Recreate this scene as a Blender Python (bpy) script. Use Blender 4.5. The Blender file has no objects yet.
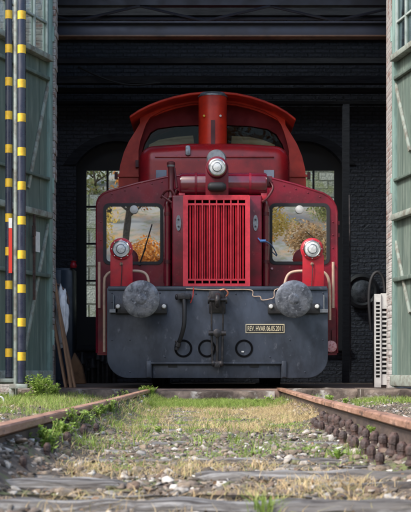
import bpy, bmesh, math, random
import numpy as np
from mathutils import Vector, Matrix, noise
from mathutils.geometry import tessellate_polygon
R = math.radians
random.seed(7); rng = np.random.default_rng(7)
sc = bpy.context.scene
COL = sc.collection

# ------------------------------------------------------------------ camera, sky, sun, exposure
F = 1224.0; CX = 205.5; HY = 371.0; ZC = 0.20
cam = bpy.data.objects.new('camera', bpy.data.cameras.new('camera')); COL.objects.link(cam)
cam.location = (0, 0, ZC); cam.rotation_euler = (R(90), 0, 0)
cd = cam.data; cd.sensor_fit = 'VERTICAL'; cd.sensor_height = 36.0; cd.lens = F*36/512
cd.shift_y = 115/512; cd.shift_x = 0.0
cd.clip_start = 0.05; cd.clip_end = 1500
cd.dof.use_dof = True; cd.dof.focus_distance = 14.3; cd.dof.aperture_fstop = 12
sc.camera = cam
w = bpy.data.worlds.new('World'); sc.world = w; w.use_nodes = True
nt = w.node_tree; bg = nt.nodes['Background']
sky = nt.nodes.new('ShaderNodeTexSky'); sky.sky_type = 'NISHITA'; sky.sun_disc = False
SUN_EL, SUN_AZ = 46, 236          # azimuth clockwise from north (+Y): sun stands behind and left of the camera
sky.sun_elevation = R(SUN_EL); sky.sun_rotation = R(SUN_AZ); sky.dust_density = 3.0; sky.air_density = 1.2
nt.links.new(sky.outputs[0], bg.inputs[0]); bg.inputs[1].default_value = 0.15
sl = bpy.data.lights.new('sun', 'SUN'); sl.energy = 1.8; sl.angle = R(10); sl.color = (1, .97, .92)
so = bpy.data.objects.new('sun', sl); COL.objects.link(so)
sd = Vector((math.sin(R(SUN_AZ))*math.cos(R(SUN_EL)), math.cos(R(SUN_AZ))*math.cos(R(SUN_EL)), math.sin(R(SUN_EL))))
so.rotation_euler = sd.to_track_quat('Z', 'Y').to_euler()
so.location = (-5, -8, 12)
vs = sc.view_settings; vs.view_transform = 'Standard'; vs.look = 'None'; vs.gamma = 1; vs.use_curve_mapping = False
vs.exposure = 1.15

# ------------------------------------------------------------------ helpers
def P(px, py, Y): return Vector(((px-CX)*Y/F, Y, ZC-(py-HY)*Y/F))
def X(px, Y): return (px-CX)*Y/F
def Z(py, Y): return ZC-(py-HY)*Y/F
OFF = {}
def woff(o): return OFF.get(o.name, Vector((0,0,0))) if o else Vector((0,0,0))
def thing(name, label, cat, loc, group=None, kind=None):
    o = bpy.data.objects.new(name, None); COL.objects.link(o); o.location = loc; o.empty_display_size = .1
    o['label'] = label; o['category'] = cat
    if group: o['group'] = group
    OFF[o.name] = Vector(loc); return o
def tag(o, label=None, cat=None, group=None, kind=None):
    if label: o['label'] = label
    if cat: o['category'] = cat
    if group: o['group'] = group
    if kind: o['kind'] = kind
    return o
class MB:
    def __init__(s): s.bm = bmesh.new()
    def box(s, x0, x1, y0, y1, z0, z1, M=None):
        m = Matrix.Translation(((x0+x1)/2, (y0+y1)/2, (z0+z1)/2)) @ Matrix.Diagonal((abs(x1-x0), abs(y1-y0), abs(z1-z0), 1))
        bmesh.ops.create_cube(s.bm, size=1, matrix=(M @ m) if M else m); return s
    def pbox(s, px0, py0, px1, py1, Y0, Y1):     # size measured on the face at Y0
        return s.box(X(px0,Y0), X(px1,Y0), Y0, Y1, Z(py1,Y0), Z(py0,Y0))
    def tube(s, pts, r, n=10, cap=True):
        pts = [Vector(p) for p in pts]; rs = r if isinstance(r, (list, tuple)) else [r]*len(pts)
        rings = []; up = None
        for i, p in enumerate(pts):
            a = pts[max(i-1,0)]; b = pts[min(i+1,len(pts)-1)]; t = (b-a).normalized()
            if up is None: up = Vector((0,1,0)) if abs(t.y) < .9 else Vector((0,0,1))
            u = up-t*up.dot(t); u.normalize(); v = t.cross(u); up = u
            rings.append([s.bm.verts.new(p+(u*math.cos(2*math.pi*k/n)+v*math.sin(2*math.pi*k/n))*rs[i]) for k in range(n)])
        for a, b in zip(rings, rings[1:]):
            for k in range(n): s.bm.faces.new((a[k], a[(k+1)%n], b[(k+1)%n], b[k]))
        if cap: s.bm.faces.new(rings[0][::-1]); s.bm.faces.new(rings[-1])
        return s
    def lathe(s, c, axis, prof, n=40, cap=True):           # prof: (dist along axis, radius)
        c = Vector(c); t = Vector(axis).normalized(); u = Vector((0,0,1)) if abs(t.z) < .9 else Vector((1,0,0))
        u = (u-t*u.dot(t)).normalized(); v = t.cross(u); rings = []
        for d, r in prof:
            if r < 1e-6: rings.append([s.bm.verts.new(c+t*d)])
            else: rings.append([s.bm.verts.new(c+t*d+(u*math.cos(2*math.pi*k/n)+v*math.sin(2*math.pi*k/n))*r) for k in range(n)])
        for a, b in zip(rings, rings[1:]):
            for k in range(n):
                k2 = (k+1)%n
                if len(a) == 1 and len(b) == 1: continue
                if len(a) == 1: s.bm.faces.new((a[0], b[k2], b[k]))
                elif len(b) == 1: s.bm.faces.new((a[k], a[k2], b[0]))
                else: s.bm.faces.new((a[k], a[k2], b[k2], b[k]))
        if cap and len(rings[0]) > 1: s.bm.faces.new(rings[0][::-1])
        if cap and len(rings[-1]) > 1: s.bm.faces.new(rings[-1])
        return s
    def prism(s, poly, Y0, Y1, holes=(), M=None, f=None):      # poly in (x,z), extruded along y
        loops = [list(poly)]+[list(h) for h in holes]
        flat = [p for l in loops for p in l]
        def mk(p, y):
            q = Vector((p[0], y, p[1])); q = M @ q if M else q
            return s.bm.verts.new(q)
        A = [mk(p, Y0) for p in flat]; B = [mk(p, Y1) for p in flat]
        if len(loops) == 1: s.bm.faces.new(A); s.bm.faces.new(B[::-1])
        else:
            for t in tessellate_polygon([[Vector((p[0], p[1], 0)) for p in l] for l in loops]):
                try: s.bm.faces.new([A[i] for i in t]); s.bm.faces.new([B[i] for i in t][::-1])
                except ValueError: pass
        o = 0
        for l in loops:
            n = len(l)
            for i in range(n):
                j = (i+1)%n; s.bm.faces.new((A[o+i], B[o+i], B[o+j], A[o+j]))
            o += n
        return s
    def build(s, name, mat, parent=None, bev=0, seg=2, smooth=35):
        bm = s.bm
        bmesh.ops.recalc_face_normals(bm, faces=bm.faces[:])
        if bev:
            es = [e for e in bm.edges if len(e.link_faces) == 2 and e.calc_face_angle(0) > R(30)]
            bmesh.ops.bevel(bm, geom=es, offset=bev, segments=seg, affect='EDGES', profile=.5, clamp_overlap=True)
        off = woff(parent)
        if off.length: bmesh.ops.translate(bm, verts=bm.verts[:], vec=-off)
        for f in bm.faces: f.smooth = True
        for e in bm.edges:
            e.smooth = not (len(e.link_faces) != 2 or e.calc_face_angle(0) > R(smooth))
        me = bpy.data.meshes.new(name); bm.to_mesh(me); bm.free()
        me.materials.append(mat)
        o = bpy.data.objects.new(name, me); COL.objects.link(o)
        if parent: o.parent = parent
        OFF[o.name] = off; return o
def rrect(x0, z0, x1, z1, r, n=6):
    out = []
    for cx, cz, a in ((x1-r, z1-r, 0), (x0+r, z1-r, 90), (x0+r, z0+r, 180), (x1-r, z0+r, 270)):
        for k in range(n+1):
            t = R(a+90*k/n); out.append((cx+r*math.cos(t), cz+r*math.sin(t)))
    return out
def prr(px0, py0, px1, py1, Y, rp, n=6): return rrect(X(px0,Y), Z(py1,Y), X(px1,Y), Z(py0,Y), rp*Y/F, n)
def circ(cx, cz, r, n=28): return [(cx+r*math.cos(2*math.pi*k/n), cz+r*math.sin(2*math.pi*k/n)) for k in range(n)]
def smoothpath(pts, n=6):
    pts = [Vector(p) for p in pts]; out = []
    for i in range(len(pts)-1):
        p0 = pts[max(i-1,0)]; p1 = pts[i]; p2 = pts[i+1]; p3 = pts[min(i+2,len(pts)-1)]
        for k in range(n):
            t = k/n; out.append(.5*((2*p1)+(p2-p0)*t+(2*p0-5*p1+4*p2-p3)*t*t+(3*p1-p0-3*p2+p3)*t**3))
    out.append(pts[-1]); return out
def npmesh(name, V, Fc, mat, nper, parent=None, smooth=False):
    me = bpy.data.meshes.new(name); nf = len(Fc)
    me.vertices.add(len(V)); me.vertices.foreach_set('co', np.asarray(V, np.float32).ravel())
    me.loops.add(nf*nper); me.loops.foreach_set('vertex_index', np.asarray(Fc, np.int32).ravel())
    me.polygons.add(nf); me.polygons.foreach_set('loop_start', np.arange(nf, dtype=np.int32)*nper)
    me.polygons.foreach_set('loop_total', np.full(nf, nper, np.int32))
    me.update(calc_edges=True); me.validate()
    if smooth: me.polygons.foreach_set('use_smooth', np.ones(nf, bool))
    me.materials.append(mat); o = bpy.data.objects.new(name, me); COL.objects.link(o)
    if parent: o.parent = parent
    return o

# ------------------------------------------------------------------ materials
def mat(name, col, rough=.5, metal=0, col2=None, vscale=3, vlo=.45, vhi=.65, col3=None, v3scale=20, v3lo=.6, v3hi=.7, bump=0, bscale=40,
        stretch=(1,1,1), spec=.5, coat=0, island=None, rvar=.15, transl=0):
    m = bpy.data.materials.new(name); m.use_nodes = True; t = m.node_tree; N = t.nodes; L = t.links
    b = N['Principled BSDF']; b.inputs['Roughness'].default_value = rough; b.inputs['Metallic'].default_value = metal
    b.inputs['Specular IOR Level'].default_value = spec; b.inputs['Coat Weight'].default_value = coat; b.inputs['Coat Roughness'].default_value = .15
    tc = N.new('ShaderNodeTexCoord'); mp = N.new('ShaderNodeMapping'); mp.inputs['Scale'].default_value = stretch
    L.new(tc.outputs['Object'], mp.inputs[0])
    def nz(scale, lo, hi, det=6):
        n = N.new('ShaderNodeTexNoise'); n.inputs['Scale'].default_value = scale; n.inputs['Detail'].default_value = det
        n.inputs['Roughness'].default_value = .65
        L.new(mp.outputs[0], n.inputs[0]); r = N.new('ShaderNodeMapRange'); r.inputs[1].default_value = lo; r.inputs[2].default_value = hi
        L.new(n.outputs[0], r.inputs[0]); return r.outputs[0], n.outputs[0]
    def mix(fac, a, c):
        x = N.new('ShaderNodeMix'); x.data_type = 'RGBA'
        L.new(fac, x.inputs[0])
        if isinstance(a, tuple): x.inputs[6].default_value = (*a, 1)
        else: L.new(a, x.inputs[6])
        if isinstance(c, tuple): x.inputs[7].default_value = (*c, 1)
        else: L.new(c, x.inputs[7])
        return x.outputs[2]
    out = None
    if col2:
        f, raw = nz(vscale, vlo, vhi); out = mix(f, col, col2)
        rr = N.new('ShaderNodeMapRange'); rr.inputs[3].default_value = max(rough-rvar,.05); rr.inputs[4].default_value = min(rough+rvar,1)
        L.new(raw, rr.inputs[0]); rr.inputs[1].default_value = .3; rr.inputs[2].default_value = .7; L.new(rr.outputs[0], b.inputs['Roughness'])
    if island:
        g = N.new('ShaderNodeNewGeometry'); cr = N.new('ShaderNodeValToRGB'); e = cr.color_ramp; e.interpolation = 'LINEAR'
        while len(e.elements) < len(island): e.elements.new(.5)
        for i, c in enumerate(island): e.elements[i].position = i/(len(island)-1); e.elements[i].color = (*c, 1)
        L.new(g.outputs['Random Per Island'], cr.inputs[0]); out = cr.outputs[0]
        if col2: f, raw = nz(vscale, vlo, vhi); out = mix(f, out, col2)
    if col3:
        f, raw = nz(v3scale, v3lo, v3hi); out = mix(f, out if out else col, col3)
    if out: L.new(out, b.inputs['Base Color'])
    else: b.inputs['Base Color'].default_value = (*col, 1)
    if bump:
        n = N.new('ShaderNodeTexNoise'); n.inputs['Scale'].default_value = bscale; n.inputs['Detail'].default_value = 8
        L.new(mp.outputs[0], n.inputs[0]); bp = N.new('ShaderNodeBump'); bp.inputs['Strength'].default_value = bump; bp.inputs['Distance'].default_value = .01
        L.new(n.outputs[0], bp.inputs['Height']); L.new(bp.outputs[0], b.inputs['Normal'])
    if transl:
        tl = N.new('ShaderNodeBsdfTranslucent'); ms = N.new('ShaderNodeMixShader'); ms.inputs[0].default_value = transl
        if out: L.new(out, tl.inputs[0])
        else: tl.inputs[0].default_value = (*col, 1)
        L.new(b.outputs[0], ms.inputs[1]); L.new(tl.outputs[0], ms.inputs[2]); L.new(ms.outputs[0], N['Material Output'].inputs[0])
    return m
def brickmat(name, c1, c2, mortar, bw=.25, bh=.075, rough=.85, axis='XZ', bump=.6, col3=None, v3lo=.55, v3hi=.62, msize=.012, v3scale=3):
    m = bpy.data.materials.new(name); m.use_nodes = True; t = m.node_tree; N = t.nodes; L = t.links; b = N['Principled BSDF']
    b.inputs['Roughness'].default_value = rough
    tc = N.new('ShaderNodeTexCoord'); sp = N.new('ShaderNodeSeparateXYZ'); cb = N.new('ShaderNodeCombineXYZ')
    L.new(tc.outputs['Object'], sp.inputs[0])
    if axis == 'XZ': L.new(sp.outputs[0], cb.inputs[0])
    else: L.new(sp.outputs[1], cb.inputs[0])
    L.new(sp.outputs[2], cb.inputs[1])
    nz = N.new('ShaderNodeTexNoise'); nz.inputs['Scale'].default_value = 4; L.new(cb.outputs[0], nz.inputs[0])
    ad = N.new('ShaderNodeMixRGB'); ad.blend_type = 'LINEAR_LIGHT'; ad.inputs[0].default_value = .015
    L.new(cb.outputs[0], ad.inputs[1]); L.new(nz.outputs[1], ad.inputs[2])
    br = N.new('ShaderNodeTexBrick'); L.new(ad.outputs[0], br.inputs[0]); br.inputs['Scale'].default_value = 1
    br.inputs['Brick Width'].default_value = bw; br.inputs['Row Height'].default_value = bh; br.inputs['Mortar Size'].default_value = msize
    br.inputs['Mortar Smooth'].default_value = .4; br.inputs['Bias'].default_value = 0
    br.inputs['Color1'].default_value = (*c1, 1); br.inputs['Color2'].default_value = (*c2, 1); br.inputs['Mortar'].default_value = (*mortar, 1)
    n2 = N.new('ShaderNodeTexNoise'); n2.inputs['Scale'].default_value = 22; n2.inputs['Detail'].default_value = 8; L.new(cb.outputs[0], n2.inputs[0])
    mr = N.new('ShaderNodeMapRange'); mr.inputs[1].default_value = .3; mr.inputs[2].default_value = .75; mr.inputs[3].default_value = .6; mr.inputs[4].default_value = 1.3
    L.new(n2.outputs[0], mr.inputs[0])
    mx = N.new('ShaderNodeMixRGB'); mx.blend_type = 'MULTIPLY'; mx.inputs[0].default_value = 1; L.new(br.outputs[0], mx.inputs[1]); L.new(mr.outputs[0], mx.inputs[2])
    out = mx.outputs[0]
    if col3:
        n3 = N.new('ShaderNodeTexNoise'); n3.inputs['Scale'].default_value = v3scale; n3.inputs['Detail'].default_value = 9; n3.inputs['Roughness'].default_value = .7
        L.new(tc.outputs['Object'], n3.inputs[0]); r3 = N.new('ShaderNodeMapRange'); r3.inputs[1].default_value = v3lo; r3.inputs[2].default_value = v3hi
        L.new(n3.outputs[0], r3.inputs[0]); m3 = N.new('ShaderNodeMixRGB'); L.new(r3.outputs[0], m3.inputs[0]); L.new(out, m3.inputs[1]); m3.inputs[2].default_value = (*col3, 1); out = m3.outputs[0]
    L.new(out, b.inputs['Base Color'])
    iv = N.new('ShaderNodeMath'); iv.operation = 'SUBTRACT'; L.new(n2.outputs[0], iv.inputs[0]); L.new(br.outputs['Fac'], iv.inputs[1])
    bp = N.new('ShaderNodeBump'); bp.inputs['Strength'].default_value = bump; bp.inputs['Distance'].default_value = .02
    L.new(iv.outputs[0], bp.inputs['Height']); L.new(bp.outputs[0], b.inputs['Normal'])
    return m
def glassmat(name, refl, tint=(.9,.95,.95), wob=.02, ws=3, rough=.01):
    m = bpy.data.materials.new(name); m.use_nodes = True; t = m.node_tree; N = t.nodes; L = t.links
    N.remove(N['Principled BSDF']); o = N['Material Output']
    g = N.new('ShaderNodeBsdfGlossy'); g.inputs['Roughness'].default_value = rough; g.inputs['Color'].default_value = (*tint, 1)
    tr = N.new('ShaderNodeBsdfTransparent'); tr.inputs[0].default_value = (.75,.8,.8,1)
    mx = N.new('ShaderNodeMixShader'); mx.inputs[0].default_value = refl
    tc = N.new('ShaderNodeTexCoord'); n = N.new('ShaderNodeTexNoise'); n.inputs['Scale'].default_value = ws; n.inputs['Detail'].default_value = 1
    L.new(tc.outputs['Object'], n.inputs[0]); bp = N.new('ShaderNodeBump'); bp.inputs['Strength'].default_value = 1; bp.inputs['Distance'].default_value = wob
    L.new(n.outputs[0], bp.inputs['Height']); L.new(bp.outputs[0], g.inputs['Normal'])
    L.new(tr.outputs[0], mx.inputs[1]); L.new(g.outputs[0], mx.inputs[2]); L.new(mx.outputs[0], o.inputs[0]); return m

M = {}
M['gloss_maroon'] = mat('glossy maroon paint', (.15,.006,.02), .14, col2=(.10,.005,.014), vscale=5, coat=1, bump=.05, bscale=8, rvar=.06)
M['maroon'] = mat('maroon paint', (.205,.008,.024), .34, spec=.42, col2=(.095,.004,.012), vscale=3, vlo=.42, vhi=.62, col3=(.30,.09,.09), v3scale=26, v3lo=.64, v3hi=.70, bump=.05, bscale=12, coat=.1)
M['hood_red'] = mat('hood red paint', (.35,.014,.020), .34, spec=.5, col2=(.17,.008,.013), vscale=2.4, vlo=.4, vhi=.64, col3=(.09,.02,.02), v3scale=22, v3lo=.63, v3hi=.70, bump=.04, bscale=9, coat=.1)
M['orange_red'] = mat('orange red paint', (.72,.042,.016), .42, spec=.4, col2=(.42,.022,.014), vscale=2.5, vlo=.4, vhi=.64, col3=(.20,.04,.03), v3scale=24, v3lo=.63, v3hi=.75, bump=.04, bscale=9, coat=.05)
M['grille_red'] = mat('grille red paint', (.66,.042,.066), .42, spec=.4, col2=(.46,.024,.040), vscale=7, col3=(.5,.16,.16), v3scale=60, v3lo=.66, v3hi=.78, coat=.15)
M['lamp_red'] = mat('lamp bracket red paint', (.50,.018,.034), .4, col2=(.36,.014,.028), vscale=9, col3=(.62,.25,.25), v3scale=60, v3lo=.68, v3hi=.78, coat=.2)
M['deep_red'] = mat('deep red surround', (.17,.008,.012), .55, spec=.15, col2=(.11,.006,.01), vscale=4)
M['dark_red'] = mat('dark red paint', (.10,.008,.012), .45, col2=(.06,.006,.01), vscale=6)
M['slate'] = mat('slate blue grey paint', (.050,.062,.088), .44, col2=(.024,.030,.044), vscale=3.2, vlo=.40, vhi=.60, col3=(.085,.095,.12), v3scale=15, v3lo=.60, v3hi=.68, stretch=(1,1,.55), bump=.35, bscale=7, spec=.5)
M['steel'] = mat('worn steel', (.16,.17,.195), .42, metal=.55, col2=(.055,.06,.072), vscale=11, vlo=.42, vhi=.60, col3=(.32,.34,.37), v3scale=35, v3lo=.60, v3hi=.70, bump=.45, bscale=22)
M['black'] = mat('greasy black', (.018,.018,.021), .5, col2=(.03,.028,.03), vscale=10, bump=.2, bscale=50)
M['black_iron'] = mat('black iron', (.03,.03,.034), .45, metal=.4, col2=(.07,.06,.06), vscale=14, bump=.3, bscale=50)
M['rubber'] = mat('black rubber', (.012,.012,.014), .6)
M['cream'] = mat('cream paint', (.62,.45,.33), .5, col2=(.5,.33,.24), vscale=12, col3=(.3,.12,.08), v3scale=40, v3lo=.68, v3hi=.72)
M['chrome'] = mat('chrome', (.7,.7,.7), .18, metal=1)
M['white'] = mat('white paint', (.72,.72,.70), .5, col2=(.55,.55,.54), vscale=8)
M['pinkwhite'] = mat('pinkish lamp plastic', (.72,.42,.45), .4, col2=(.5,.12,.14), vscale=40, vlo=.5, vhi=.6)
M['grey'] = mat('grey metal', (.25,.27,.29), .4, metal=.6, col2=(.15,.16,.18), vscale=20)
M['bluegrey'] = mat('blue grey pane', (.22,.27,.34), .3, col2=(.15,.19,.25), vscale=6)
M['copper'] = mat('copper fitting', (.55,.2,.12), .4, metal=.4, col2=(.3,.1,.07), vscale=30)
M['greenpaint'] = mat('green door paint', (.12,.165,.142), .62, col2=(.075,.105,.092), vscale=1.6, vlo=.35, vhi=.7, col3=(.20,.245,.21), v3scale=5, v3lo=.5, v3hi=.72, stretch=(3,3,.3), bump=.08, bscale=30)
M['green_lit'] = mat('green frame paint lit lighter', (.21,.31,.285), .55, col2=(.13,.20,.18), vscale=5, col3=(.30,.22,.17), v3scale=30, v3lo=.64, v3hi=.7, stretch=(2,2,.5))  # lighter green puts the light on the frame into the colour; brown worn spots
M['greybar'] = mat('weathered bar paint', (.30,.345,.31), .6, col2=(.17,.16,.135), vscale=9, vlo=.42, vhi=.62)
M['palebar'] = mat('pale glazing bar paint', (.42,.48,.46), .55, col2=(.25,.30,.28), vscale=8)
M['navy'] = mat('navy pole paint', (.020,.024,.048), .3, col2=(.035,.040,.062), vscale=9, col3=(.25,.25,.28), v3scale=50, v3lo=.7, v3hi=.76)
M['yellow'] = mat('yellow paint', (.78,.49,.028), .45, col2=(.62,.36,.02), vscale=20)
M['red'] = mat('red reflector', (.60,.035,.02), .35)
M['rust'] = mat('rusty rail steel', (.25,.13,.085), .62, col2=(.38,.22,.155), vscale=7, vlo=.42, vhi=.6, col3=(.075,.045,.035), v3scale=16, v3lo=.56, v3hi=.64, stretch=(1,.35,1), bump=.7, bscale=60)
M['railweb'] = mat('dirty rail web', (.055,.038,.032), .85, col2=(.10,.066,.05), vscale=9, bump=.5, bscale=50, stretch=(1,.4,1))
M['rustdark'] = mat('dark rusty iron', (.045,.028,.025), .7, col2=(.16,.08,.06), vscale=20, col3=(.05,.04,.04), v3scale=40, v3lo=.5, v3hi=.65, bump=.5, bscale=70)
M['wood'] = mat('weathered sleeper wood', (.125,.115,.105), .92, col2=(.04,.033,.03), vscale=6, vlo=.42, vhi=.58, col3=(.27,.265,.255), v3scale=8, v3lo=.5, v3hi=.62, stretch=(.5,5,5), bump=1.6, bscale=14)
M['plank'] = mat('bare plank wood', (.33,.19,.11), .8, col2=(.2,.11,.07), vscale=8, stretch=(4,4,.5), bump=.3)
M['concrete'] = mat('old concrete', (.20,.155,.125), .92, col2=(.06,.045,.038), vscale=3.2, vlo=.38, vhi=.58, col3=(.36,.34,.31), v3scale=5, v3lo=.56, v3hi=.66, bump=1.5, bscale=16)
M['floor'] = mat('shed floor', (.40,.27,.21), .8, col2=(.22,.155,.13), vscale=2, bump=.4, bscale=20)
M['soil'] = mat('track soil', (.13,.10,.072), .95, col2=(.06,.046,.036), vscale=5, vlo=.35, vhi=.65, col3=(.12,.14,.045), v3scale=3.5, v3lo=.50, v3hi=.60, bump=1.0, bscale=60)
M['stone'] = mat('ballast stone', (.2,.2,.2), .85, col2=(.07,.055,.045), vscale=30, vlo=.5, vhi=.7, bump=.5, bscale=60,
    island=[(.08,.058,.045),(.22,.175,.135),(.13,.085,.06),(.33,.29,.245),(.06,.05,.042),(.24,.185,.13),(.10,.095,.088),(.54,.51,.46),(.17,.125,.085),(.075,.06,.05),(.14,.15,.07)])
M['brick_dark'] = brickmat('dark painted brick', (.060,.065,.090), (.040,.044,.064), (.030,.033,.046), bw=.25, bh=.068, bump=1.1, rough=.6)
M['brick_side'] = brickmat('dark painted brick side', (.07,.075,.10), (.05,.055,.075), (.03,.032,.045), axis='YZ')
M['brick_red'] = brickmat('red brick with paint', (.28,.15,.12), (.22,.14,.12), (.30,.27,.25), col3=(.36,.34,.33), v3lo=.40, v3hi=.50, v3scale=7)
M['jamb_white'] = brickmat('peeling white brick', (.32,.23,.20), (.38,.34,.32), (.28,.26,.24), col3=(.46,.44,.43), v3lo=.40, v3hi=.5, v3scale=8)
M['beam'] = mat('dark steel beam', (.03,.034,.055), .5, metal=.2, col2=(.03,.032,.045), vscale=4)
M['beam_lit_edge'] = mat('orange lit beam edge', (.10,.055,.035), .6, col2=(.05,.035,.03), vscale=4)  # orange light along the beam's lower edge, put into the colour
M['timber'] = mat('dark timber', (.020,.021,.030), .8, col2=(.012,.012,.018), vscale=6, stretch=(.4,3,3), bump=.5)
M['frame_black'] = mat('black window frame', (.02,.02,.025), .5)
M['locker'] = mat('dark blue locker', (.035,.055,.085), .45, col2=(.025,.04,.062), vscale=5)
M['sack'] = mat('white plastic sack', (.78,.78,.80), .4, col2=(.6,.61,.64), vscale=10, bump=.8, bscale=14)
M['canvas'] = mat('brown canvas', (.22,.12,.06), .85, col2=(.13,.07,.04), vscale=8)
M['whiteplastic'] = mat('off white plastic', (.55,.55,.53), .5, col2=(.38,.38,.37), vscale=6)
M['glass_front'] = glassmat('windscreen glass', .70, wob=.0016, ws=1.3, rough=.004)
M['glass_cab'] = glassmat('rear cab glass', .006, wob=.003, ws=2.0)
M['glass_door'] = glassmat('door pane glass', .35, tint=(.7,.8,.85), wob=.01, ws=4, rough=.15)
M['glass_clear'] = glassmat('shed window glass', .06)
M['lens'] = mat('headlight lens', (.62,.63,.62), .12, col2=(.4,.42,.42), vscale=45, coat=1, bump=.4, bscale=40)
M['tan_interior'] = mat('plain tan', (.85,.60,.34), .8, col2=(.5,.32,.17), vscale=5, stretch=(.5,2,5))
M['jet'] = mat('jet black seal', (.004,.004,.005), .8, spec=.1)
M['ink'] = mat('black sign enamel', (.02,.02,.022), .4)
M['signcream'] = mat('cream sign paint', (.68,.60,.42), .5)
GRASS = [(.13,.21,.03),(.22,.33,.05),(.31,.40,.09),(.17,.26,.035),(.44,.44,.17)]
M['grass'] = mat('green grass', (.1,.2,.03), .6, island=GRASS, transl=.35)
M['dry'] = mat('dry grass', (.4,.3,.1), .8, island=[(.52,.38,.19),(.66,.52,.30),(.42,.30,.16),(.60,.46,.25),(.42,.40,.15)], transl=.3)
M['weed'] = mat('weed leaves', (.1,.2,.03), .55, island=[(.24,.38,.06),(.34,.48,.10),(.18,.30,.05),(.42,.50,.16)], transl=.35)
M['bark'] = mat('bark', (.10,.075,.055), .9, col2=(.05,.04,.03), vscale=8)
M['hill'] = mat('grassy slope', (.27,.265,.25), .95, col2=(.42,.26,.13), vscale=.5, col3=(.20,.20,.13), v3scale=1.6, v3lo=.5, v3hi=.6, bump=.5)
LF = {'orange autumn': [(.55,.20,.04),(.72,.32,.07),(.46,.16,.04),(.75,.42,.12)], 'yellow autumn': [(.72,.52,.12),(.82,.64,.22),(.55,.40,.10),(.70,.46,.10)],
      'brown autumn': [(.40,.25,.12),(.55,.36,.18),(.30,.18,.09),(.62,.46,.26)], 'pale green': [(.26,.30,.12),(.36,.38,.18),(.18,.22,.07),(.5,.42,.2)]}
for k in LF: M[k] = mat(k+' leaves', (.3,.2,.1), .7, island=LF[k], transl=.5)

# stone retaining wall material: voronoi rubble
def rubble(name):
    m = bpy.data.materials.new(name); m.use_nodes = True; t = m.node_tree; N = t.nodes; L = t.links; b = N['Principled BSDF']; b.inputs['Roughness'].default_value = .9
    tc = N.new('ShaderNodeTexCoord'); mp = N.new('ShaderNodeMapping'); mp.inputs['Scale'].default_value = (4.5,1,7); L.new(tc.outputs['Object'], mp.inputs[0])
    v = N.new('ShaderNodeTexVoronoi'); v.inputs['Scale'].default_value = 1; L.new(mp.outputs[0], v.inputs['Vector'])
    e = N.new('ShaderNodeTexVoronoi'); e.feature = 'DISTANCE_TO_EDGE'; e.inputs['Scale'].default_value = 1; L.new(mp.outputs[0], e.inputs['Vector'])
    cr = N.new('ShaderNodeValToRGB'); els = cr.color_ramp.elements; els[0].color = (.22,.22,.18,1); els[1].color = (.46,.45,.38,1); els.new(.5).color = (.33,.34,.30,1)
    sp = N.new('ShaderNodeSeparateColor'); L.new(v.outputs['Color'], sp.inputs[0]); L.new(sp.outputs[0], cr.inputs[0])
    n = N.new('ShaderNodeTexNoise'); n.inputs['Scale'].default_value = 7; n.inputs['Detail'].default_value = 9; L.new(tc.outputs['Object'], n.inputs[0])
    mr = N.new('ShaderNodeMapRange'); mr.inputs[1].default_value = .3; mr.inputs[2].default_value = .7; mr.inputs[3].default_value = .45; mr.inputs[4].default_value = 1.4; L.new(n.outputs[0], mr.inputs[0])
    mx = N.new('ShaderNodeMixRGB'); mx.blend_type = 'MULTIPLY'; mx.inputs[0].default_value = 1; L.new(cr.outputs[0], mx.inputs[1]); L.new(mr.outputs[0], mx.inputs[2])
    me = N.new('ShaderNodeMapRange'); me.inputs[1].default_value = .01; me.inputs[2].default_value = .06; L.new(e.outputs['Distance'], me.inputs[0])
    m2 = N.new('ShaderNodeMixRGB'); L.new(me.outputs[0], m2.inputs[0]); m2.inputs[1].default_value = (.15,.15,.12,1); L.new(mx.outputs[0], m2.inputs[2])
    L.new(m2.outputs[0], b.inputs['Base Color'])
    a = N.new('ShaderNodeMath'); L.new(me.outputs[0], a.inputs[0]); L.new(n.outputs[0], a.inputs[1])
    bp = N.new('ShaderNodeBump'); bp.inputs['Strength'].default_value = 1; bp.inputs['Distance'].default_value = .05; L.new(a.outputs[0], bp.inputs['Height']); L.new(bp.outputs[0], b.inputs['Normal'])
    return m
M['rubble'] = rubble('rubble stone')
M['mossy'] = brickmat('mossy stone courses', (.42,.41,.35), (.24,.24,.20), (.13,.13,.10), bw=.46, bh=.21, msize=.02, bump=1.0, col3=(.22,.23,.11), v3lo=.47, v3hi=.62, v3scale=3)
M['blocks'] = brickmat('coursed stone blocks', (.40,.40,.36), (.25,.26,.24), (.10,.10,.08), bw=.95, bh=.46, msize=.025, bump=1.0, col3=(.20,.22,.12), v3lo=.52, v3hi=.62, v3scale=2)

# ------------------------------------------------------------------ ground
def trackc(Y): return float(np.interp(Y, [4, 7, 13.3, 14.2], [.035, .063, .125, .137]))
def railz(Y): return float(np.interp(Y, [3.5, 5, 9], [.018, .012, 0]))
GZ = -.155
def gz(x, y):
    d = math.hypot(x, y-8)
    h = GZ+.018*noise.noise(Vector((x*2.1, y*2.1, 0)))+.010*noise.noise(Vector((x*7, y*7, 3)))
    if y < 14.2:
        xl = x-trackc(y)
        h += (.105 if xl < 0 else .055)*math.exp(-((abs(xl)-.735)/.10)**2)*(1+.6*noise.noise(Vector((x*4,y*4,8))))
        if xl < -1.0: h += min(.07, (-1.0-xl)*.12)
        if xl > 1.0: h += min(.05, (xl-1.0)*.08)
    if y < -12: h += min(6, (-12-y)*.22)+.6*noise.noise(Vector((x*.1, y*.1, 0)))
    return h
def axis(a, b, fine0, fine1, step, coarse):
    v = list(np.arange(fine0, fine1+1e-6, step)); s = step; p = fine0
    while p > a: s = min(s*1.35, coarse); p -= s; v.insert(0, max(p, a))
    s = step; p = fine1
    while p < b: s = min(s*1.35, coarse); p += s; v.append(min(p, b))
    return v
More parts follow.
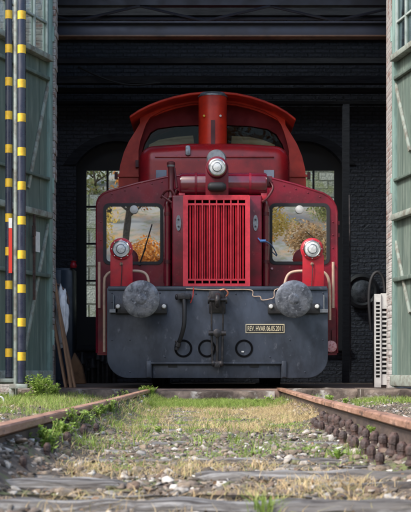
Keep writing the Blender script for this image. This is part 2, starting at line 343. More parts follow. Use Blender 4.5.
xs = axis(-500, 500, -3.2, 3.2, .08, 60); ys = axis(-500, 600, 2.2, 14.6, .08, 60)
def hillh(x, y):
    h = gz(x, y)
    if y > 33: h += min(14, (y-33)*.32)
    if y < -100: h = max(h, 6)
    return h
V = [(x, y, hillh(x, y)) for y in ys for x in xs]; nx = len(xs)
Fc = [(j*nx+i, j*nx+i+1, (j+1)*nx+i+1, (j+1)*nx+i) for j in range(len(ys)-1) for i in range(nx-1)]
g = npmesh('ground', V, Fc, M['soil'], 4, smooth=True); tag(g, kind='structure')

# rear slope behind the retaining wall
mb = MB(); vv = []
for i in range(41):
    for j in range(11):
        x = -40+i*2; y = 31.0+j*2.2
        vv.append(mb.bm.verts.new((x, y, 4.2+.9*(x>1)+j*1.0+.4*noise.noise(Vector((x*.3, y*.3, 5))))))
for i in range(40):
    for j in range(10):
        mb.bm.faces.new((vv[i*11+j], vv[(i+1)*11+j], vv[(i+1)*11+j+1], vv[i*11+j+1]))
o = mb.build('hillside', M['hill']); tag(o, kind='structure')
# hillside behind the camera (what the loco's windows mirror)
mb = MB(); vv = []
for i in range(41):
    for j in range(14):
        x = -60+i*3; y = -24-j*3.0
        vv.append(mb.bm.verts.new((x, y, 1.6+j*1.25+.8*noise.noise(Vector((x*.15, y*.15, 2))))))
for i in range(40):
    for j in range(13):
        mb.bm.faces.new((vv[i*14+j], vv[(i+1)*14+j], vv[(i+1)*14+j+1], vv[i*14+j+1]))
o = mb.build('hillside', M['hill']); tag(o, kind='structure')

# ------------------------------------------------------------------ engine shed
YF, YB = 14.6, 21.5
OL, OR = -1.835, 2.215           # opening
shed = thing('engine_shed', 'dark brick engine shed with green double doors standing open', 'shed', (.18, YF, 0))
OT = 5.6
wx0, wx1 = -5.2, 5.6
front = [(wx0,-.2),(OL,-.2),(OL,OT),(OR,OT),(OR,-.2),(wx1,-.2),(wx1,6.2),(.2,8.0),(wx0,6.2)]
MB().prism(front, YF, YF+.4).build('front_wall', M['brick_red'], shed)
# ragged jambs
for sx, x0, mt in ((-1, OL, M['brick_red']), (1, OR, M['jamb_white'])):
    mb = MB(); z = -.02
    random.seed(5+sx)
    while z < OT-.05:
        h = .078; d = random.uniform(.0, .035)
        lean = .05*(z/4.4) if sx < 0 else .045*(z/4.4)
        if sx < 0: mb.box(x0-.08, x0+.0+lean*.9+d*.5, YF-.035, YF+.18, z, z+h-.004)
        else: mb.box(x0-.012-d*.4+lean, x0+.06+lean*.3, YF-.035, YF+.18, z, z+h-.004)
        z += h
    mb.build('door_jamb', mt, shed, bev=.004)
# back wall with two arched windows
def arch(x0, x1, zt, rise, n=12):
    cx = (x0+x1)/2; hw = (x1-x0)/2; r = (hw*hw+rise*rise)/(2*rise); a = math.asin(hw/r); cz = zt+rise-r
    return [(cx+r*math.sin(a-2*a*k/n), cz+r*math.cos(a-2*a*k/n)) for k in range(n+1)]
WIN = []
for p0, p1 in ((76, 158), (262, 343)):
    x0, x1 = X(p0, YB), X(p1, YB); zb = Z(345, YB); zt = Z(165, YB)
    WIN.append((x0, x1, zb, zt, [(x0, zb), (x1, zb)]+arch(x0, x1, zt, .42)))
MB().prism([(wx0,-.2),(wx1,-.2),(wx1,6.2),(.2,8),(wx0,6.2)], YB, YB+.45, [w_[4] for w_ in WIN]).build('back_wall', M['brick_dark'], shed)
for xx in (wx0-.002, wx1-.398): MB().box(xx, xx+.4, YF+.402, YB-.002, -.2, 6.2).build('side_wall', M['brick_side'], shed)
for s in (-1, 1):
    xe = wx0-.3 if s < 0 else wx1+.3
    ze = 6.2-.12; RP = [(xe,ze),(.2,8.02),(.2,8.15),(xe,ze+.13)]
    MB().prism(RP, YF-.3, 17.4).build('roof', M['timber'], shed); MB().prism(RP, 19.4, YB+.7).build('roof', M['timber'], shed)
    lo = .22; RL_ = [(xe+(.2-xe)*lo, ze+(8.02-ze)*lo), (xe+(.2-xe)*lo, ze+.13+(8.02-ze)*lo)]
    MB().prism([(xe,ze), RL_[0], RL_[1], (xe,ze+.13)], 17.401, 19.399).build('roof', M['timber'], shed)
    MB().prism([RL_[0], (.2,8.02), (.2,8.03), (RL_[0][0], RL_[0][1]+.01)], 17.401, 19.399).build('added_rooflight', M['glass_clear'], shed)  # unseen roof glazing, added to let daylight into the shed
    for k in range(3): MB().prism([RL_[0], (.2,8.02), (.2,8.12), RL_[1]], 17.42+.77*k, 17.46+.77*k).build('added_rooflight_bar', M['timber'], shed)
for (x0, x1, zb, zt, poly) in WIN:
    # arched band over the opening
    ao = arch(x0-.22, x1+.22, zt+.0, .55, 14)[::-1]; ai = arch(x0, x1, zt, .42, 14)
    MB().prism(ao+ai, YB-.03, YB+.0).build('window_arch', M['timber'], shed)
    fr = MB(); hs = []
    iw0, iw1 = x0+.15, x1-.12; zt2 = zt-.06
    ncol = 3; nrow = 7
    cw = (iw1-iw0)/ncol; rh = .655
    for i in range(ncol):
        for j in range(nrow):
            a = zt2-(j+1)*rh+.02; b_ = zt2-j*rh-(0 if j else 0)-.012
            if a < zb+.06: continue
            hs.append([(iw0+i*cw+.018, a), (iw0+(i+1)*cw-.018, a), (iw0+(i+1)*cw-.018, b_), (iw0+i*cw+.018, b_)])
    po = [(x0+.001, zb+.001), (x1-.001, zb+.001)]+[(x, z-.001) for x, z in arch(x0+.001, x1-.001, zt, .42)]
    wn = fr.prism(po, YB+.15, YB+.2, hs).build('window_frame', M['frame_black'], shed)
    MB().box(iw0, iw1, YB+.172, YB+.176, zb+.05, zt2).build('pane', M['glass_clear'], wn)
    MB().box(x0-.08, x1+.08, YB-.1, YB+.0, zb-.1, zb).build('window_sill', M['timber'], shed)
# roof beams inside
def ibeam(z, Y, h, w_, m, flange=None):
    mb = MB(); a, b_ = wx0+.4, wx1-.4
    mb.box(a, b_, Y-.008, Y+.008, z-h/2+.02, z+h/2-.02)
    mb.box(a, b_, Y-w_/2, Y+w_/2, z+h/2-.02, z+h/2)
    o = mb.build('roof_beam', m, shed, bev=.003)
    MB().box(a, b_, Y-w_/2, Y+w_/2, z-h/2-.001, z-h/2+.019).build('flange', flange or m, o, bev=.003)
    return o
Yb = 15.5
zc = (Z(23,Yb)+Z(38,Yb))/2; ibeam(zc, Yb, Z(23,Yb)-Z(38,Yb), .16, M['beam'], M['beam_lit_edge'])
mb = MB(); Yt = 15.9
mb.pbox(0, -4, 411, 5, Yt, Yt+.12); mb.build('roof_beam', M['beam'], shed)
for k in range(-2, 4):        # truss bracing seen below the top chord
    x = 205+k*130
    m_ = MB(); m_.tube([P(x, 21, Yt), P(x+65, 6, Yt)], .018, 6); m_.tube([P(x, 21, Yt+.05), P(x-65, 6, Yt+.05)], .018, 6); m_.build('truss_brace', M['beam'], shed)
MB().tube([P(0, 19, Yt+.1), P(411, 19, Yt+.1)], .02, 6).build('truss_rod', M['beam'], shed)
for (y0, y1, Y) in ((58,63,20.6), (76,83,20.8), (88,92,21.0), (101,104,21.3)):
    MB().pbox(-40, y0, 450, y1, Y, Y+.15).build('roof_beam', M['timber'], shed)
MB().tube(smoothpath([P(78,67,20.7), P(105,79,20.7), P(130,85,20.7), P(160,83,20.7)]), .018, 6).build('cable', M['frame_black'], shed)
for k in range(5):   # roof purlins
    MB().box(wx0+.3, wx1-.3, 15.6+k*1.45, 15.72+k*1.45, 6.0, 6.15).build('purlin', M['timber'], shed)
# shed floor and threshold
for nm, a, b_ in (('shed_floor', wx0+.4, OL-.0), ('shed_floor', OL, OR), ('shed_floor', OR, wx1-.4)):
    y0 = YF+.0 if a == OL else YF+.402
    tag(MB().box(a+.001, b_-.001, y0, YB-.001, -.25, -.012).build(nm, M['floor']), kind='structure')
# ragged threshold slab: subdivided, roughened
def slab(x0, x1, y0, y1, z0, z1, amp, seed):
    bm = bmesh.new(); nx_, ny, nz_ = max(2,int((x1-x0)/.05)), max(2,int((y1-y0)/.06)), max(2,int((z1-z0)/.035))
    vd = {}
    def v(i,j,k):
        if (i,j,k) not in vd:
            x = x0+(x1-x0)*i/nx_; y = y0+(y1-y0)*j/ny; z = z0+(z1-z0)*k/nz_
            q = Vector((x*5, y*5, z*5+seed)); n = noise.noise_vector(q)*amp+noise.noise_vector(q*3.1)*amp*.5
            ed = -.012 if (j == 0 and k == nz_) else 0
            vd[(i,j,k)] = bm.verts.new((x+n.x*.3, y+n.y-ed, z+n.z*.25+ed*.6))
        return vd[(i,j,k)]
    for i in range(nx_):
        for j in range(ny): bm.faces.new((v(i,j,nz_), v(i+1,j,nz_), v(i+1,j+1,nz_), v(i,j+1,nz_)))
        for k in range(nz_): bm.faces.new((v(i,0,k), v(i+1,0,k), v(i+1,0,k+1), v(i,0,k+1)))
    for j in range(ny):
        for k in range(nz_):
            bm.faces.new((v(0,j,k), v(0,j+1,k), v(0,j+1,k+1), v(0,j,k+1))); bm.faces.new((v(nx_,j,k), v(nx_,j+1,k), v(nx_,j+1,k+1), v(nx_,j,k+1)))
    m = MB(); m.bm.free(); m.bm = bm; return m
tc_ = .137
tag(slab(-2.25, tc_-.80, 14.22, YF+.005, -.30, -.012, .03, 1).build('threshold_slab', M['concrete'], smooth=60), kind='structure')
tag(slab(tc_-.66, tc_+.66, 14.05, YF+.005, -.30, -.03, .03, 5).build('threshold_slab', M['concrete'], smooth=60), kind='structure')
tag(slab(tc_+.79, 1.75, 14.15, YF+.005, -.30, -.006, .045, 9).build('threshold_slab', M['concrete'], smooth=60), kind='structure')
tag(slab(1.76, 3.4, 13.55, YF+.005, -.30, -.004, .035, 14).build('threshold_slab', M['concrete'], smooth=60), kind='structure')

# ------------------------------------------------------------------ doors
class Leaf:
    def __init__(s, hx, hy, dx, dy, side):
        s.h = Vector((hx, hy, 0)); s.d = Vector((dx, dy, 0)).normalized(); s.n = Vector((-s.d.y, s.d.x, 0))
        if s.n.x*side > 0: s.n = -s.n      # normal points to the track
        s.side = side
        s.M = Matrix(((s.d.x, s.n.x, 0, hx), (s.d.y, s.n.y, 0, hy), (0, 0, 1, 0), (0, 0, 0, 1)))
    def t(s, px):
        k = (px-CX)/F; return (k*s.h.y-s.h.x)/(s.d.x-k*s.d.y)
    def z(s, px, py):
        t = s.t(px); return Z(py, s.h.y+t*s.d.y)
    def box(s, mb, t0, t1, n0, n1, z0, z1): return mb.box(t0, t1, n0, n1, z0, z1, M=s.M)
    def bar(s, mb, a, b_, th, n0, n1):        # slanted bar between (t,z) points
        (t0, z0), (t1, z1) = a, b_; L_ = math.hypot(t1-t0, z1-z0); u = ((t1-t0)/L_, (z1-z0)/L_); w_ = (-u[1]*th/2, u[0]*th/2)
        poly = [(t0+w_[0], z0+w_[1]), (t0-w_[0], z0-w_[1]), (t1-w_[0], z1-w_[1]), (t1+w_[0], z1+w_[1])]
        return mb.prism(poly, n0, n1, M=s.M)
def door(leaf, rails, braces, zbot, winz):
    LN = 2.05; T = OT-.08
    # panel with window opening above winz
    ho = []
    nc, nr = 6, 4
    for i in range(nc):
        for j in range(nr):
            a = .10+i*(LN-.2)/nc; b_ = .10+(i+1)*(LN-.2)/nc; c = winz+.06+j*(T-winz-.16)/nr; d = winz+.06+(j+1)*(T-winz-.16)/nr
            ho.append([(a+.012, c+.012), (b_-.012, c+.012), (b_-.012, d-.012), (a+.012, d-.012)])
    D = MB(); leaf_o = D.prism([(0,zbot),(LN,zbot),(LN,T),(0,T)], -.02, .0, ho, M=leaf.M).build('door', M['greenpaint'], shed)
    m = MB(); leaf.box(m, .08, LN-.08, -.012, -.008, winz+.04, T-.08); m.build('pane', M['glass_door'], leaf_o)
    m = MB()
    for i in range(nc+1):
        a = .10+i*(LN-.2)/nc; leaf.box(m, a-.011, a+.011, .001, .028, winz+.04, T-.08)
    for j in range(1, nr):
        c = winz+.06+j*(T-winz-.16)/nr; leaf.box(m, .09, LN-.09, .003, .022, c-.012, c+.012)
    m.build('glazing_bar', M['palebar'], leaf_o, bev=.002)
    m = MB(); leaf.box(m, -.005, .075, -.05, .04, zbot-.01, T); leaf.box(m, LN-.07, LN, -.05, .04, zbot-.01, T); leaf.box(m, .076, LN-.071, -.045, .035, T-.09, T-.001)
    m.build('door_frame', M['green_lit'], leaf_o, bev=.006)
    m = MB()
    for i in range(1, 8): leaf.box(m, i*LN/8-.0015, i*LN/8+.0015, .0005, .004, zbot+.05, winz)
    m.build('board_seam', M['greenpaint'], leaf_o)
    for z, th, dp, mt in rails:
        m = MB(); leaf.box(m, .076, LN-.071, .001, dp, z-th/2, z+th/2); m.build('cross_rail', mt, leaf_o, bev=min(th, dp)*.2)
    for a, b_ in braces:
        m = MB(); leaf.bar(m, a, b_, .045, .002, .028); m.build('brace', M['greybar'], leaf_o, bev=.003)
    for z in (.6, 2.4, 4.2):
        m = MB(); m.tube([leaf.M @ Vector((-.015, .03, z-.09)), leaf.M @ Vector((-.015, .03, z+.09))], .022, 8); 
        m.build('hinge', M['green_lit'], leaf_o)
    return leaf_o
LL = Leaf(-1.85, 14.53, -.257, -.70, -1)
RL = Leaf(2.25, 14.53, .115, -.59, 1)
zL = lambda px, py: (LL.t(px), LL.z(px, py)); zR = lambda px, py: (RL.t(px), RL.z(px, py))
g1, g2 = M['greybar'], M['greenpaint']
dl = door(LL, [(LL.z(48,60.5), .07, .10, M['greybar']), (LL.z(46,79), .045, .05, g2), (LL.z(46,179), .035, .05, g2), (LL.z(46,216), .075, .09, g1), (LL.z(46,276), .05, .06, g2), (LL.z(46,376), .13, .09, g1)],
     [(zL(48,80), zL(27,188)), (zL(47,224), zL(24,350))], Z(383,14.5), LL.z(48,60.5))
dr = door(RL, [(RL.z(395,61), .07, .10, M['greybar']), (RL.z(396,79.5), .045, .05, g2), (RL.z(396,181), .035, .05, g2), (RL.z(396,218.5), .075, .09, g1), (RL.z(397,280), .05, .06, g2), (RL.z(397,380.5), .13, .10, g1)],
     [(zR(394.5,74), zR(411,151)), (zR(394.5,231), zR(411,313))], Z(386,14.5), RL.z(395,61))
m = MB(); t0, t1 = LL.t(35.5), LL.t(31); LL.box(m, t0, t1, .055, .058, LL.z(33,252), LL.z(33,232))
nt_ = m.build('notice', M['white'], dl); tag(nt_, 'white paper notice')
m = MB(); t0 = LL.t(28.5); LL.box(m, t0-.012, t0+.012, .06, .085, LL.z(28,300), LL.z(28,214)); LL.box(m, t0-.03, t0+.03, .06, .08, LL.z(28,236), LL.z(28,226)); m.build('latch_bar', M['rustdark'], dl)

# ------------------------------------------------------------------ striped poles at left
def pole(px, Y, w, ybot, bands, cat_label, foot):
    base = P(px, ybot, Y); t = thing('striped_pole', cat_label, 'pole', base, group='striped poles by the left door')
    r = w/2*Y/F
    MB().tube([P(px,-60,Y), P(px,ybot,Y)], r, 20).build('pole_tube', M['navy'], t)
    for b_ in bands:
        zc_ = Z(b_, Y); h = 4.2*Y/F
        MB().lathe((X(px,Y), Y, zc_-h), (0,0,1), [(0, r+.0015), (2*h, r+.0015)], 20).build('yellow_band', M['yellow'], t)
    MB().lathe((X(px,Y), Y, Z(ybot,Y)-.03), (0,0,1), [(0, r*.8), (.03, r*1.05)], 16).build('foot', M['rubber'], t)
    return t
pl = pole(8.8, 12.95, 7, 377, [-18.5,15,49,82,115.6,149,183,218,251.5,285,318.7,352.7], 'black pole with yellow bands and a red and white reflector strip', 0)
pr = pole(21.7, 12.6, 8, 382.5, [-18.4,15.6,49.6,84,118,152,186,220.7,254.8,288.8,322.4,356.4], 'black pole with yellow bands nearer the shed opening, without reflector', 0)
Y = 12.87
MB().pbox(8.6, 228, 12, 273, Y, Y+.02).build('red_reflector', M['red'], pl); MB().pbox(8.6, 218, 12, 228, Y, Y+.02).build('white_reflector', M['white'], pl)
st = thing('pole_stand', 'grey green steel stand and upright holding the striped poles', 'stand', P(12, 400, 12.7))
MB().box(X(13.6,12.75), X(16.6,12.75), 12.75, 12.82, GZ-.02, Z(-40,12.75)).build('upright', M['greybar'], st, bev=.004)
mb = MB(); mb.pbox(-14, 378.5, 14, 382.5, 12.9, 13.02); mb.build('shelf', M['greybar'], st, bev=.004)
mb = MB(); mb.pbox(9, 384, 27.5, 388.5, 12.52, 12.70); mb.build('shelf', M['greybar'], st, bev=.004)
mb = MB(); mb.pbox(9.3, 388.6, 14, 402, 12.6, 12.66); mb.build('leg', M['greybar'], st, bev=.003)
mb = MB(); mb.pbox(-9.3, 382.6, -5, 402, 12.92, 12.97); mb.build('leg', M['greybar'], st, bev=.003)
hp = smoothpath([P(-6, 430, 10.8), P(-5.5, 410, 10.8), P(-2, 398.5, 10.8), P(2, 397.5, 10.8), P(4.2, 404, 10.8), P(4.6, 430, 10.8)])
tag(MB().tube(hp, .008, 8).build('hoop_post', M['white']), 'white bent hoop in the grass at the left edge beyond the rail', 'hoop')

# ------------------------------------------------------------------ rails and sleepers
def rail(side, label):
    t = thing('rail', label, 'rail', (trackc(14)+side*.7535, 14, 0), group='rails of the track')
    for nm, prof, mt in (('rail_head', [(-.034,-.003),(-.028,.004),(.028,.004),(.034,-.003),(.034,-.026),(.012,-.038),(-.012,-.038),(-.034,-.026)], 'rust'),
                         ('rail_web', [(.010,-.0415),(.009,-.115),(.062,-.128),(.062,-.138),(-.062,-.138),(-.062,-.128),(-.009,-.115),(-.010,-.0415)], 'railweb')):
        mb = MB(); rings = []
        for y in list(np.arange(1.5, 14.3, .1))+[14.3, 21.0]:
            x = trackc(y)+side*.7535+.0015*noise.noise(Vector((y*3, side, 0))); z = railz(y)+.0015*noise.noise(Vector((y*5, side, 3))); rings.append([mb.bm.verts.new((x+a, y, z+b_-.004)) for a, b_ in prof])
        n = len(prof)
        for a, b_ in zip(rings, rings[1:]):
            for k in range(n): mb.bm.faces.new((a[k], a[(k+1)%n], b_[(k+1)%n], b_[k]))
        mb.bm.faces.new(rings[0]); mb.bm.faces.new(rings[-1][::-1])
        mb.build(nm, M[mt], t, smooth=30)
rail(-1, 'rusty left rail running into the shed past the grass')
rail(1, 'rusty right rail running into the shed beside a row of bolts')
ORD = ['first','second','third','fourth','fifth','sixth','seventh','eighth','ninth','tenth','eleventh','twelfth','thirteenth','fourteenth','fifteenth','sixteenth','seventeenth','eighteenth','nineteenth','twentieth']
SL = [(3.08,.13,-1.3,1.3,-.122,'nearest grey weathered sleeper across the very bottom of the photo'),
      (3.64,.11,-1.25,-.26,-.122,'short dark sleeper piece with a rounded end at lower left'),
      (3.62,.09,.30,1.3,-.126,'short grey sleeper piece at lower right behind the nearest sleeper'),
      (4.04,.11,-.07,1.3,-.126,'long dark sleeper piece from mid track to under the right rail bolts'),
      (3.33,.04,-1.1,.30,-.136,'thin dark timber strip just beyond the nearest sleeper'),
      (3.95,.06,-1.2,-.48,-.128,'thin dark timber strip at left beyond the rounded sleeper end'),
      (4.4,.05,.2,1.2,-.136,'thin timber strip among rubble beyond the long dark sleeper piece'),
      (4.75,.12,-.95,.55,-.140,'sleeper almost buried in rubble just beyond the dark pieces')]
SL += [(5.4+.65*k,.2,-1.15,1.3,-.150,'sleeper buried in rubble and grass, %s beyond the rubble gap' % ORD[k]) for k in range(13)]
for i, (y, wd, x0, x1, top, lab) in enumerate(SL):
    random.seed(40+i)
    x0 += trackc(y); x1 += trackc(y)
    m = MB(); nn = max(10, int((x1-x0)*40)); pr_ = [(-wd/2,-.09),(-wd/2-.004,-.012),(-wd/2+.012,.010),(-.02,.018),(wd/2-.015,.012),(wd/2,-.010),(wd/2,-.09)]
    rings = []
    for k in range(nn+1):
        x = x0+(x1-x0)*k/nn; e = min(1, .45+min(k, nn-k)*.25); rings.append([])
        for a, b_ in pr_:
            q = noise.noise_vector(Vector((x*3, a*8+i*7, b_*30))); q2 = noise.noise_vector(Vector((x*11, a*30+i*3, b_*60)))
            rings[-1].append(m.bm.verts.new((x, y+a*e+q.y*.015+q2.y*.010, top-.018+b_*(e if b_ > 0 else 1)+q.z*.008+q2.z*.010)))
    for a, b_ in zip(rings, rings[1:]):
        for k in range(len(pr_)-1): m.bm.faces.new((a[k], a[k+1], b_[k+1], b_[k]))
    m.bm.faces.new(rings[0]); m.bm.faces.new(rings[-1][::-1])
    tag(m.build('sleeper', M['wood'], smooth=50), lab, 'sleeper', 'sleepers under the track')
# rail bolts
def bolt_proto(name, label):
    t = thing(name, label, 'bolt', (0,0,0), group='bolts along the foot of the right rail')
    MB().lathe((0,0,0), (0,0,1), [(0,.040),(.012,.041),(.018,.036),(.026,.034)], 20).build('washer', M['rustdark'], t)
    MB().lathe((0,0,0), (0,0,1), [(.024,.026),(.046,.027),(.049,.031),(.053,.032),(.078,.032),(.084,.030),(.090,.026),(.095,.014),(.096,0)], 8).lathe((0,0,.078), (0,0,1), [(0,.021),(.016,.020),(.022,.016),(.023,0)], 16).build('bolt_head', M['rustdark'], t)
    return t
def copy_tree(o, label=None):
    c = o.copy(); COL.objects.link(c)
    if label: c['label'] = label
    for ch in list(o.children):
        d = ch.copy(); COL.objects.link(d); d.parent = c
    return c
BL = 'rusty bolt with a domed head in the row beside the right rail'
bp_ = bolt_proto('rail_bolt', BL)
spots = []
for k in range(15):
    y = 4.15+.25*k; spots.append((trackc(y)+.668, y, -.135+railz(y), 1.0, 'R', 'rail foot row', k))
for k in range(12):
    y = 4.45+.28*k; spots.append((trackc(y)+.60, y, -.160, .95, 'R', 'inner row', k))
for k in range(9):
    y = 4.0+.30*k; spots.append((trackc(y)-.63-.03*(k%2), y, -.130, .8, 'L', 'left', k))
for i, (x, y, z, s_, sd_, row, k) in enumerate(spots):
    lab = ('rusty bolt against the foot of the right rail, %s from the camera' if row == 'rail foot row' else 'rusty bolt in the inner row by the right rail, %s from the camera' if row == 'inner row' else 'rusty bolt in stones beside the left rail, %s from the camera') % ORD[k]
    o = bp_ if i == 0 else copy_tree(bp_)
    o['label'] = lab
    random.seed(i+3); o.location = (x+random.uniform(-.007,.007), y+random.uniform(-.02,.02), z); s_ *= random.uniform(.82,1.1); o.scale = (s_*.64, s_*.64, s_*random.uniform(.70,.86))
    o.rotation_euler = (random.uniform(-.1,.1), random.uniform(-.1,.1), random.uniform(0,6))
    if sd_ == 'L': o['group'] = 'bolts along the foot of the left rail'

# ------------------------------------------------------------------ locomotive
loco = thing('locomotive', 'small red shunting locomotive with slate grey buffer beam in the shed doorway', 'locomotive', (tc_, 15.5, 0))
Y0 = 14.55     # buffer beam face
bx = lambda px: X(px, Y0)
S = Y0/F
# main beam plate with rounded lower corners and a notch below
c = 217.3
def beam_outline():
    out = [P(107,288,Y0), ]
    L_ = [(107,288),(107,357)]
    for k in range(1,9):
        a = R(180+90*k/8); L_.append((107+21+21*math.cos(a), 357-21*math.sin(a)))
    L_ += [(152,378),(152,364),(281,364),(281,378)]
    for k in range(0,9):
        a = R(270+90*k/8); L_.append((328-21+21*math.cos(a), 357-21*math.sin(a)))
    L_ += [(328,288)]
    return [(X(a,Y0), Z(b_,Y0)) for a, b_ in L_]
beam = MB().prism(beam_outline(), Y0, Y0+.03).build('buffer_beam', M['slate'], loco, bev=.006)
MB().pbox(152.4, 363.2, 280.6, 378, Y0+.045, Y0+.08).build('lower_plate', M['slate'], beam, bev=.003)
mb = MB(); mb.pbox(150, 362, 283, 364.2, Y0-.012, Y0-.001); mb.build('lip', M['slate'], beam, bev=.003)
mb = MB(); mb.pbox(108, 287, 327, 290, Y0-.02, Y0-.001); mb.build('top_edge', M['slate'], beam, bev=.004)
for p in (146.5, 282): MB().pbox(p, 361, p+4.5, 377, Y0-.02, Y0-.001).build('guard_strap', M['slate'], beam, bev=.003)
MB().pbox(168, 364.4, 177, 367.2, Y0+.032, Y0+.044).build('slot', M['rubber'], beam); MB().pbox(250, 364.4, 259, 367.2, Y0+.032, Y0+.044).build('slot', M['rubber'], beam)
m = MB(); m.box(X(109,Y0), X(326,Y0), Y0+.09, Y0+.8, Z(362,Y0), Z(291,Y0)); m.build('frame_box', M['black'], loco)
for px in (183.3, 207, 244):
    cc = P(px, 348.5, Y0)
    MB().lathe(cc, (0,1,0), [(.004, 6.9*S), (-.007, 6.9*S), (-.007, 9.0*S), (.004, 9.0*S)], 36, cap=False).build('access_ring', M['jet'], beam)
    MB().lathe(cc, (0,1,0), [(-.0025, 0), (-.0025, 7.1*S), (.004, 7.1*S)], 36).build('access_cover', M['slate'], beam)
MB().pbox(241.5, 351, 244, 352.3, Y0-.012, Y0-.003).build('cover_stud', M['white'], beam)
# rivets along the beam
def rivets(pts_, Y, mt, parent, r_=.011):
    first = None
    for px, py in pts_:
        if first is None:
            first = MB().lathe((0,0,0), (0,-1,0), [(0,r_),(r_*.55,r_*.8),(r_*.8,0)], 10).build('rivet', mt); o = first
        else: o = first.copy(); COL.objects.link(o)
        o.parent = parent; o.location = P(px,py,Y)-woff(parent)
rivets([(112,293),(112,302),(112,340),(323,293),(323,340),(130,372),(305,372),(165,357),(270,357),(196,294),(236,294),(160,293),(290,340),(130,340)], Y0, M['slate'], beam)
# buffers
for bpx in (141, 294):
    dx = bpx; cb = P(dx, 299, 14.0)
    sl_ = Vector((cb.x, 14.0, cb.z))
    head = MB().lathe(sl_, (0,1,0), [(0,0),(.002,.05),(.004,.09),(.007,.15),(.012,.195),(.020,.214),(.034,.217),(.046,.21),(.052,.17),(.06,.06),(.13,.055)], 56)
    b_ = MB().lathe(sl_, (0,1,0), [(.13,.085),(.30,.09),(.31,.125),(.50,.14),(.52,.155),(.549,.155)], 40).build('buffer', M['slate'], loco)
    head.build('buffer_head', M['steel'], b_)
    MB().lathe(sl_, (0,1,0), [(-.003,0),(-.0025,.03),(-.001,.058),(.003,.066)], 30).build('wear_ring', M['steel'], b_)
    m = MB(); m.pbox(dx-26, 303.5, dx+26, 313.5, Y0-.05, Y0-.002); m.build('base_plate', M['black'], b_, bev=.006)
    m = MB()
    for q in (-23, 23): m.lathe(P(dx+q, 306.5, Y0-.05), (0,-1,0), [(0,.026),(.02,.026),(.03,.018),(.032,0)], 12)
    m.build('bolt', M['white'], b_)
# hooks at beam ends
for px in (113.5, 324):
    m = MB(); m.tube([P(px, 295, Y0-.02), P(px, 309, Y0-.02)], .008, 8); m.pbox(px-4, 309, px+4, 312.5, Y0-.05, Y0-.004); m.build('lamp_iron', M['grey'], beam)
# coupling
cp = MB(); Yc = Y0-.05
cp.pbox(209, 289.5, 225.5, 313, Y0-.02, Y0-.001)
cp.pbox(211, 291, 224, 300, Y0-.10, Y0-.021)
hook = cp.build('draw_hook', M['black_iron'], loco, bev=.006)
MB().tube(smoothpath([P(217.5,296,Yc-.03), P(217.5,296,Yc-.2), P(217.5,301,Yc-.25), P(217.5,306,Yc-.2), P(217.5,305,Yc-.13)]), [.035]*12+[.03]*6+[.022]*7, 12).build('hook_tip', M['black_iron'], hook)
m = MB(); m.tube([P(209.5,300,Yc-.13), P(225.5,300,Yc-.13)], .022, 12); m.lathe(P(209.5,300,Yc-.13), (-1,0,0), [(0,.045),(.02,.045)], 14); m.lathe(P(225.5,300,Yc-.13), (1,0,0), [(0,.045),(.02,.045)], 14); m.build('pin', M['black_iron'], hook)
for q in (-5.5, 5.5): MB().tube(smoothpath([P(217.3+q,300,Yc-.13), P(217.3+q*1.05,316,Yc-.10), P(217.3+q,332,Yc-.07)]), .011, 10).build('link', M['black_iron'], hook)
m = MB(); m.tube([P(208.5,333,Yc-.07), P(226,333,Yc-.07)], .030, 12); m.lathe(P(217.3,333,Yc-.07), (0,-1,0), [(-.05,.05),(.03,.05),(.04,.03)], 16); m.build('swivel_nut', M['black_iron'], hook)
for q in (-5.5, 0, 5.5):
    MB().tube([P(217.3+q,334,Yc-.06), P(217.3+q*.9,362,Yc-.03)], .014 if q else .018, 10).build('link', M['black_iron'], hook)
m = MB(); m.lathe(P(211.5,363.5,Yc-.03), (1,0,0), [(0,.028),(.02,.04),(.05,.03),(.09,.03),(.115,.04),(.14,.028)], 14); m.pbox(214.5, 362, 220, 367.5, Yc-.06, Yc); m.build('lower_shackle', M['black_iron'], hook, bev=.003)
m = MB(); m.tube(smoothpath([P(220,290,Yc-.06), P(225,289.5,Yc-.08), P(228,293,Yc-.08), P(226,297,Yc-.06)]), .010, 8); m.build('chain_end', M['copper'], hook)
# brake hose
hv = MB(); hv.lathe(P(183,297,Y0), (0,-1,0), [(0,.05),(.02,.05),(.03,.03),(.12,.03)], 16); hv.pbox(177.5, 293.5, 190, 299, Y0-.13, Y0-.05); hv.lathe(P(178,297,Y0-.08), (-1,0,0), [(0,.03),(.02,.038),(.035,.02)], 12); hv.lathe(P(189,297,Y0-.08), (1,0,0), [(0,.03),(.02,.034),(.03,.02)], 12)
hose = hv.build('brake_hose', M['black_iron'], loco, bev=.004)
MB().tube(smoothpath([P(184,299,Y0-.1), P(184.5,310,Y0-.15), P(184,325,Y0-.16), P(181,337,Y0-.12), P(178.5,343,Y0-.07)], 8), .026, 14).build('hose', M['rubber'], hose)
m = MB(); m.lathe(P(178.7,342.5,Y0-.07), (-.35,.1,-1), [(0,.034),(.05,.036),(.06,.024),(.09,.024)], 14); m.tube([P(175,341,Y0-.07), P(181.5,344,Y0-.07)], .013, 8); m.build('hose_coupling', M['black_iron'], hose)
MB().tube([P(193.5,287.5,Y0-.03), P(193,296,Y0-.05), P(190.5,303,Y0-.08)], .006, 6).build('valve_handle', M['red'], hose)
# loose cable
MB().tube(smoothpath([P(186,288.5,Y0-.025), P(205,289.6,Y0-.03), P(228,289.6,Y0-.03), P(251,290,Y0-.03), P(253,296,Y0-.03), P(260,296.5,Y0-.03), P(262,300,Y0-.03), P(270,299,Y0-.03), P(274,297,Y0-.03), P(275,290,Y0-.03), P(284,288,Y0-.03)]), .006, 6).build('cable', M['cream'], loco)
